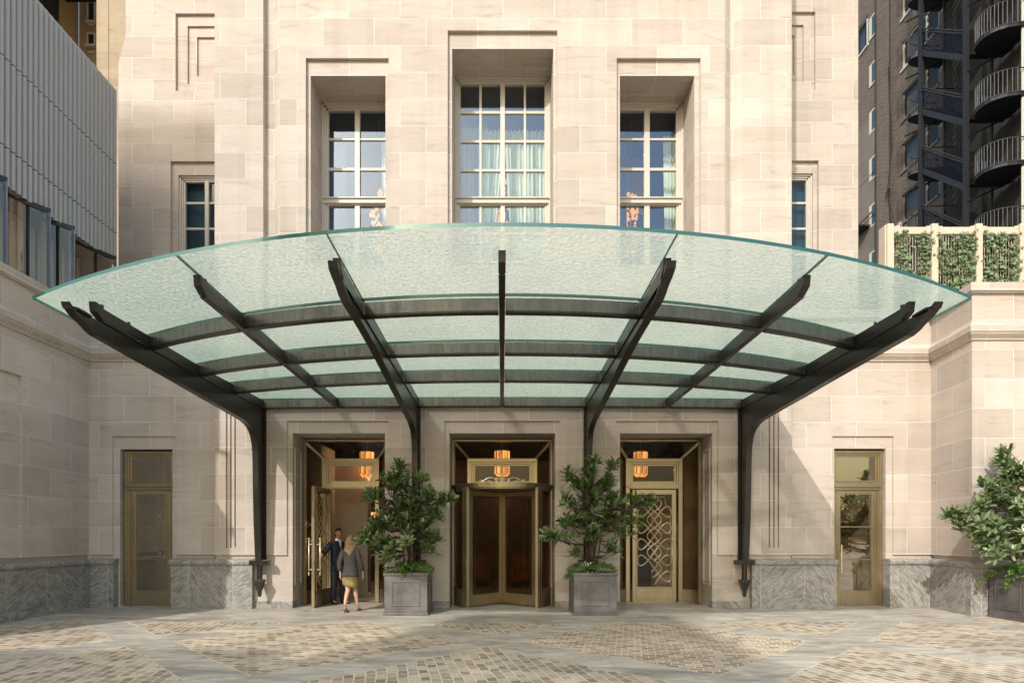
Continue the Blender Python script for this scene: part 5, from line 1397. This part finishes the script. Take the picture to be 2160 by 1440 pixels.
def man():
    root = empty('person', (-3.93, .86, 0), 'man in a dark navy suit and tie holding the bronze door open', 'person'); y = R(52)
    W = lambda x, yy, z: Rz((x, yy, z), y)
    V = []; E = []
    def v(p, r, link=None):
        V.append((*p, r)); i = len(V)-1
        if link is not None: E.append((link, i))
        return i
    pel = v(W(0, .0, .98), (.15, .11)); bl = v(W(0, 0, 1.10), (.135, .10), pel); ch = v(W(0, 0, 1.30), (.16, .115), bl); sh = v(W(0, .01, 1.43), (.09, .07), ch)
    nk = v(W(0, .0, 1.52), (.056, .058), sh); nk2 = v(W(0, -.015, 1.58), (.056, .06), nk); hy = y-.15
    H = lambda x, yy, z: Rz((0, -.02, 0), y)+Rz((x, yy, 0), hy)+Vector((0, 0, z))
    h1 = v(H(0, -.03, 1.625), (.058, .062), nk2); h2 = v(H(0, -.022, 1.68), (.071, .086), h1); h3 = v(H(0, -.01, 1.745), (.073, .09), h2); v(H(0, 0, 1.785), (.05, .062), h3)
    ns = v(H(0, -.098, 1.675), .013, h2); 
    for sg in (-1, 1): v(H(sg*.078, .0, 1.68), (.012, .02), h2)
    # legs
    for sg, fx, fy, tw in ((-1, -.11, .03, -.2), (1, .11, -.06, .35)):
        hp = v(W(sg*.09, 0, .92), .088, pel); kn = v(W(sg*.10, -.02+fy*.4, .50), .058, hp); an = v(W(fx, fy+.02, .09), .038, kn)
        toe = v(W(fx, fy, .05)+Rz((0, -.10, 0), y+tw*.5), .035, an); v(W(fx, fy, .035)+Rz((0, -.17, 0), y+tw*.5), .026, toe)
    # right arm (body -x) to the door handle
    handle = Vector((-4.10+3.93+.01, .17-.86, 1.19)); s1 = W(-.185, .01, 1.44); el = Vector((-.245, -.36, 1.19))
    a = v(s1, .042, sh); b = v(el, .04, a); wd = (handle-el).normalized(); wr = handle-wd*.075; c = v(wr, .028, b)
    hand(V, E, c, wr, wd, Vector((0, 0, 1)), Vector((1, 0, 0)) if False else Vector((-1, .1, 0)), 1.45)
    # left arm hangs behind
    s2 = W(.185, .01, 1.44); el2 = W(.235, .03, 1.17); wr2 = W(.22, -.05, .92); a = v(s2, .042, sh); b = v(el2, .04, a); c = v(wr2, .028, b)
    hand(V, E, c, wr2, Vector((0, 0, -1)), W(-.2, -1, 0), W(-1, 0, 0), .5)
    skin_mesh('body', V, E, 'skin_m', root)
    # jacket
    j = MB()
    loft(j, [(0, .0, .80, .185, .135), (0, 0, .90, .178, .135), (0, 0, 1.05, .158, .122), (0, 0, 1.18, .162, .122), (0, 0, 1.32, .188, .133), (0, .0, 1.41, .192, .122), (0, .008, 1.475, .165, .10), (0, .012, 1.512, .09, .075)], y)
    def sleeve(p, q, r, r0, r1, r2):
        pts = [p+(q-p)*-.06, p, p.lerp(q, .3), p.lerp(q, .7), q, q.lerp(r, .35), q.lerp(r, .7), r]
        j.tube(pts, [r0*.8, r0, r0*1.02, (r0+r1)/2, r1*1.03, r1*.98, (r1+r2)/2, r2], 12, up=(.3,1,.1))
    sleeve(s1+Vector((0,0,-.005)), el, wr-wd*.02, .069, .056, .043); sleeve(s2, el2, wr2+Vector((0,0,.02)), .069, .056, .043)
    # lapels and pocket flap
    for sg in (-1, 1):
        L = [W(sg*.05, -.085, 1.50), W(sg*.10, -.118, 1.40), W(sg*.06, -.142, 1.33), W(sg*.012, -.136, 1.16), W(sg*.03, -.135, 1.34)]
        off = W(0, -.008, 0); j.q([p+off for p in L])
    jo = j.build('jacket', 'navy', root, smooth=True)
    s_ = MB(); s_.q([W(-.045, -.098, 1.505), W(.045, -.098, 1.505), W(.03, -.143, 1.36), W(0, -.150, 1.22), W(-.03, -.143, 1.36)]); loft(s_, [(0, -.005, 1.475, .07, .07), (0, -.012, 1.54, .062, .065)], y, 14); s_.build('shirt', 'shirt', root, smooth=True)
    t = MB(); t.prism([(-.013, 1.50), (.013, 1.50), (.020, 1.26), (0, 1.20), (-.020, 1.26)], -.155, -.147, 'y'); t.v = [tuple(Rz(p, y)) for p in t.v]; t.build('tie', 'tie', root)
    # trousers
    p = MB(); loft(p, [(0, 0, .80, .165, .118), (0, 0, .90, .165, .12), (0, 0, 1.0, .15, .11)], y)
    for sg, fx, fy in ((-1, -.11, .03), (1, .11, -.06)):
        h_, k_, a_ = W(sg*.085, 0, .88), W(sg*.10, -.02+fy*.4, .50), W(fx, fy+.02, .075)
        p.tube([h_+Vector((0,0,.03)), h_, h_.lerp(k_, .5), k_, k_.lerp(a_, .5), a_.lerp(k_, .12), a_], [.095, .102, .092, .075, .066, .066, .072], 14, up=(.2,1,.05))
    p.build('trousers', 'navy', root, smooth=True)
    for sg, fx, fy, tw in ((-1, -.11, .03, -.2), (1, .11, -.06, .35)):
        s_ = MB(); yy = y+tw*.5; rings = []
        for (d, w_, h_) in ((.05, .03, .05), (.03, .038, .075), (-.04, .04, .085), (-.10, .043, .06), (-.17, .040, .045), (-.215, .022, .03)):
            c0 = W(fx, fy+.0, 0)+Rz((0, d, 0), yy)
            rings.append([c0+Rz((w_*math.cos(t*PI/5), 0, 0), yy)+Vector((0, 0, .004+h_*(.5-.5*math.cos(math.atan2(math.sin(t*PI/5), .0001) + PI/2)) if False else .004+h_*max(0, math.sin(t*PI/5)) )) for t in range(10)])
        s_.ring_tube(rings); s_.build('shoe', 'shoe', root, smooth=True)
    # hair
    h = MB()
    def cap(mb, f0, zc, rx, ry, rz, cut, n=16, mm=8, grow=1.0):
        rings = []
        for i in range(mm+1):
            ph = (PI*.5)*(1-i/mm) if i else PI*.5; z = zc+rz*math.sin(ph); rr = math.cos(ph); ring = []
            for k in range(n):
                t = 2*PI*k/n; x, yy = rx*rr*math.cos(t), ry*rr*math.sin(t)
                drop = cut*max(0, math.sin(t))*(i/mm)**2
                ring.append(f0(x, yy*(1 if yy > 0 else .80), z-drop+(.012*(i/mm) if yy < 0 else 0)))
            rings.append(ring)
        rings[0] = [f0(.004*math.cos(2*PI*k/n), .004*math.sin(2*PI*k/n), zc+rz) for k in range(n)]
        mb.ring_tube(rings[::-1], True)
    cap(h, lambda a, b_, c_: H(a, b_-.004, c_), 1.722, .083, .104, .095, .125)
    h.build('hair', 'hair_d', root, smooth=True)
    face_parts(root, H(0, -.012, 1.69), hy, 0, None, .98)

def woman():
    root = empty('person', (-3.24, -.62, 0), 'woman seen from behind in a grey blazer and olive skirt walking to the open door', 'person'); y = R(172)
    W = lambda x, yy, z: Rz((x, yy, z), y)
    V = []; E = []
    def v(p, r, link=None):
        V.append((*p, r)); i = len(V)-1
        if link is not None: E.append((link, i))
        return i
    pel = v(W(0, 0, .88), (.15, .11)); bl = v(W(0, 0, 1.02), (.11, .085), pel); ch = v(W(0, 0, 1.2), (.13, .10), bl); sh = v(W(0, .01, 1.305), (.07, .055), ch)
    nk = v(W(0, 0, 1.39), (.043, .045), sh); nk2 = v(W(0, -.012, 1.435), (.043, .047), nk); hy = y+.1
    H = lambda x, yy, z: Rz((0, -.02, 0), y)+Rz((x, yy, 0), hy)+Vector((0, 0, z))
    h1 = v(H(0, -.025, 1.475), (.05, .055), nk2); h2 = v(H(0, -.018, 1.53), (.064, .08), h1); h3 = v(H(0, -.008, 1.59), (.066, .083), h2); v(H(0, 0, 1.62), (.045, .055), h3); v(H(0, -.09, 1.525), .011, h2)
    for sg in (-1, 1): v(H(sg*.07, 0, 1.53), (.01, .017), h2)
    # walking: body x=+ is screen-left after the turn. stepping leg ahead, rear leg with heel up
    legs = []
    for (sg, hipx, kx, ky, kz, ax, ay, az, pitch) in ((-1, -.08, -.075, -.10, .475, -.105, -.14, .125, -.25), (1, .085, .045, .02, .46, .045, .19, .17, -.75)):
        hp = v(W(hipx, 0, .83), .092, pel); kn = v(W(kx, ky, kz), (.051, .053), hp); cf = v(W(kx*.7+ax*.3, ky*.7+ay*.3+.02, kz*.7+az*.3), .05, kn); an = v(W(ax, ay, az), .028, cf)
        f1 = W(ax, ay, az)+W(0, -.03, -.06); fo = v(f1, .028, an); dn = Vector((0, -math.cos(pitch), -.55 if sg > 0 else -.35)); 
        toe = W(ax, ay-.13, .03 if sg < 0 else .028); tt = v(toe, (.032, .018), fo); v(toe+W(0, -.05, -.005), (.026, .013), tt); legs.append((W(ax, ay, az), toe))
    arms = []
    for sg, eo, ef, wo, wf, wz in ((1, .225, .05, .235, -.02, .80), (-1, .225, .03, .25, -.07, .80)):
        s1 = W(sg*.15, .01, 1.315); el = W(sg*eo, ef, 1.06); wr = W(sg*wo, wf, wz+.02); a = v(s1, .034, sh); b = v(el, .029, a); c = v(wr, .023, b); arms.append((s1, el, wr))
        hand(V, E, c, wr, (wr-el)*.6+Vector((0,0,-.12)), W(0, -1, 0), W(-sg, 0, 0), .4, .0075)
    skin_mesh('body', V, E, 'skin_w', root)
    j = MB()
    loft(j, [(0, .01, .76, .172, .142), (0, .01, .82, .170, .140), (0, 0, .93, .150, .122), (0, 0, 1.05, .132, .106), (0, 0, 1.17, .148, .115), (0, .0, 1.27, .160, .108), (0, .006, 1.335, .135, .084), (0, .008, 1.375, .075, .062)], y)
    for (s1, el, wr) in arms:
        e2 = el.lerp(wr, .72)
        j.tube([s1+(s1-el)*.06, s1, s1.lerp(el, .3), s1.lerp(el, .7), el, el.lerp(e2, .5), e2], [.045, .058, .060, .055, .052, .049, .047], 12, up=(.3,1,.1))
    # back seam and vent
    j.q([W(-.002, .152, .76), W(.002, .152, .76), W(.002, .112, 1.05), W(-.002, .112, 1.05)])
    j.build('jacket', 'greysuit', root, smooth=True)
    s_ = MB(); n = 28; rings = []
    for (z, rx, ry) in ((.53, .150, .128), (.56, .158, .135), (.64, .168, .14), (.74, .165, .135), (.86, .15, .118)):
        ring = []
        for k in range(n):
            t = 2*PI*k/n; f = 1+.045*math.sin(t*7+z*9)*(1 if z < .7 else .3)
            dz = (.05*math.sin(t+.9)+.012*math.sin(t*7)) if z < .6 else 0
            ring.append(W(rx*f*math.cos(t), .005+ry*f*math.sin(t), z+dz))
        rings.append(ring)
    s_.ring_tube(rings); s_.build('skirt', 'olive', root, smooth=True)
    for an, toe in legs:
        s_ = MB(); d = (toe-an); d.z = 0; d.normalize(); sd_ = Vector((-d.y, d.x, 0)); heel = Vector((an.x, an.y, 0))-d*.03; hz = max(.02, an.z-.11)
        pts = [Vector((heel.x, heel.y, hz)), Vector((an.x, an.y, hz-.005))+d*.02, Vector((toe.x, toe.y, .012))-d*.02, Vector((toe.x, toe.y, .008))+d*.07]; ws = (.028, .028, .036, .026)
        s_.ring_tube([[p+sd_*w_+Vector((0,0,.0)), p-sd_*w_, p-sd_*w_+Vector((0,0,.014)), p+sd_*w_+Vector((0,0,.014))] for p, w_ in zip(pts, ws)])
        s_.tube([Vector((heel.x, heel.y, hz))+d*.01, Vector((heel.x, heel.y, max(.0, hz-.075)))+d*.015], [.018, .009], 8)
        s_.tube([an+sd_*.03+Vector((0,0,-.01)), an-d*.035, an-sd_*.03+Vector((0,0,-.01))], .006, 5)
        s_.tube([toe+sd_*.038+Vector((0,0,-.02)), toe+Vector((0,0,.022)), toe-sd_*.038+Vector((0,0,-.02))], .011, 5)
        s_.build('sandal', 'sandal', root)
    # long wavy hair
    h = MB(); rings = []; n = 32
    for i, (z, rx, ry, cy) in enumerate(((1.652, .006, .006, .0), (1.648, .035, .04, .0), (1.63, .062, .074, .0), (1.59, .082, .098, .003), (1.54, .09, .104, .012), (1.48, .096, .092, .03), (1.42, .108, .075, .055), (1.37, .112, .06, .075), (1.31, .085, .042, .098), (1.26, .045, .026, .112), (1.215, .012, .012, .118))):
        ring = []
        for k in range(n):
            t = 2*PI*k/n; f = 1+(.075*math.sin(t*9+z*24)+.05*math.sin(t*5-z*17))*min(1, i/4)
            x = rx*f*math.cos(t)+.014*math.sin(z*30)*(i > 4); yy = cy+ry*f*math.sin(t)
            if z < 1.60 and z > 1.45 and math.sin(t) < -.45: yy = cy-ry*.45+.0*yy
            ring.append(H(x, yy, z))
        rings.append(ring)
    h.ring_tube(rings[::-1]); 
    rg = random.Random(3)
    for k in range(26):
        t = rg.uniform(.1*PI, .9*PI); L = rg.uniform(.14, .34); pts = []
        for q in range(7):
            u = q/6; z = 1.50-L*u; r = .088+.02*math.sin(u*3)-.045*u*u
            pts.append(H(r*math.cos(t)*1.1+.012*math.sin(u*8+k), .02+.085*u+r*math.sin(t)*(.9-.35*u)+.006*math.cos(u*9+k), z))
        h.tube(pts, [.009, .013, .014, .013, .011, .008, .002], 5)
    h.build('hair', 'hair_b', root, smooth=True)
    face_parts(root, H(0, -.012, 1.54), hy, 0, None, .88)
man(); woman()
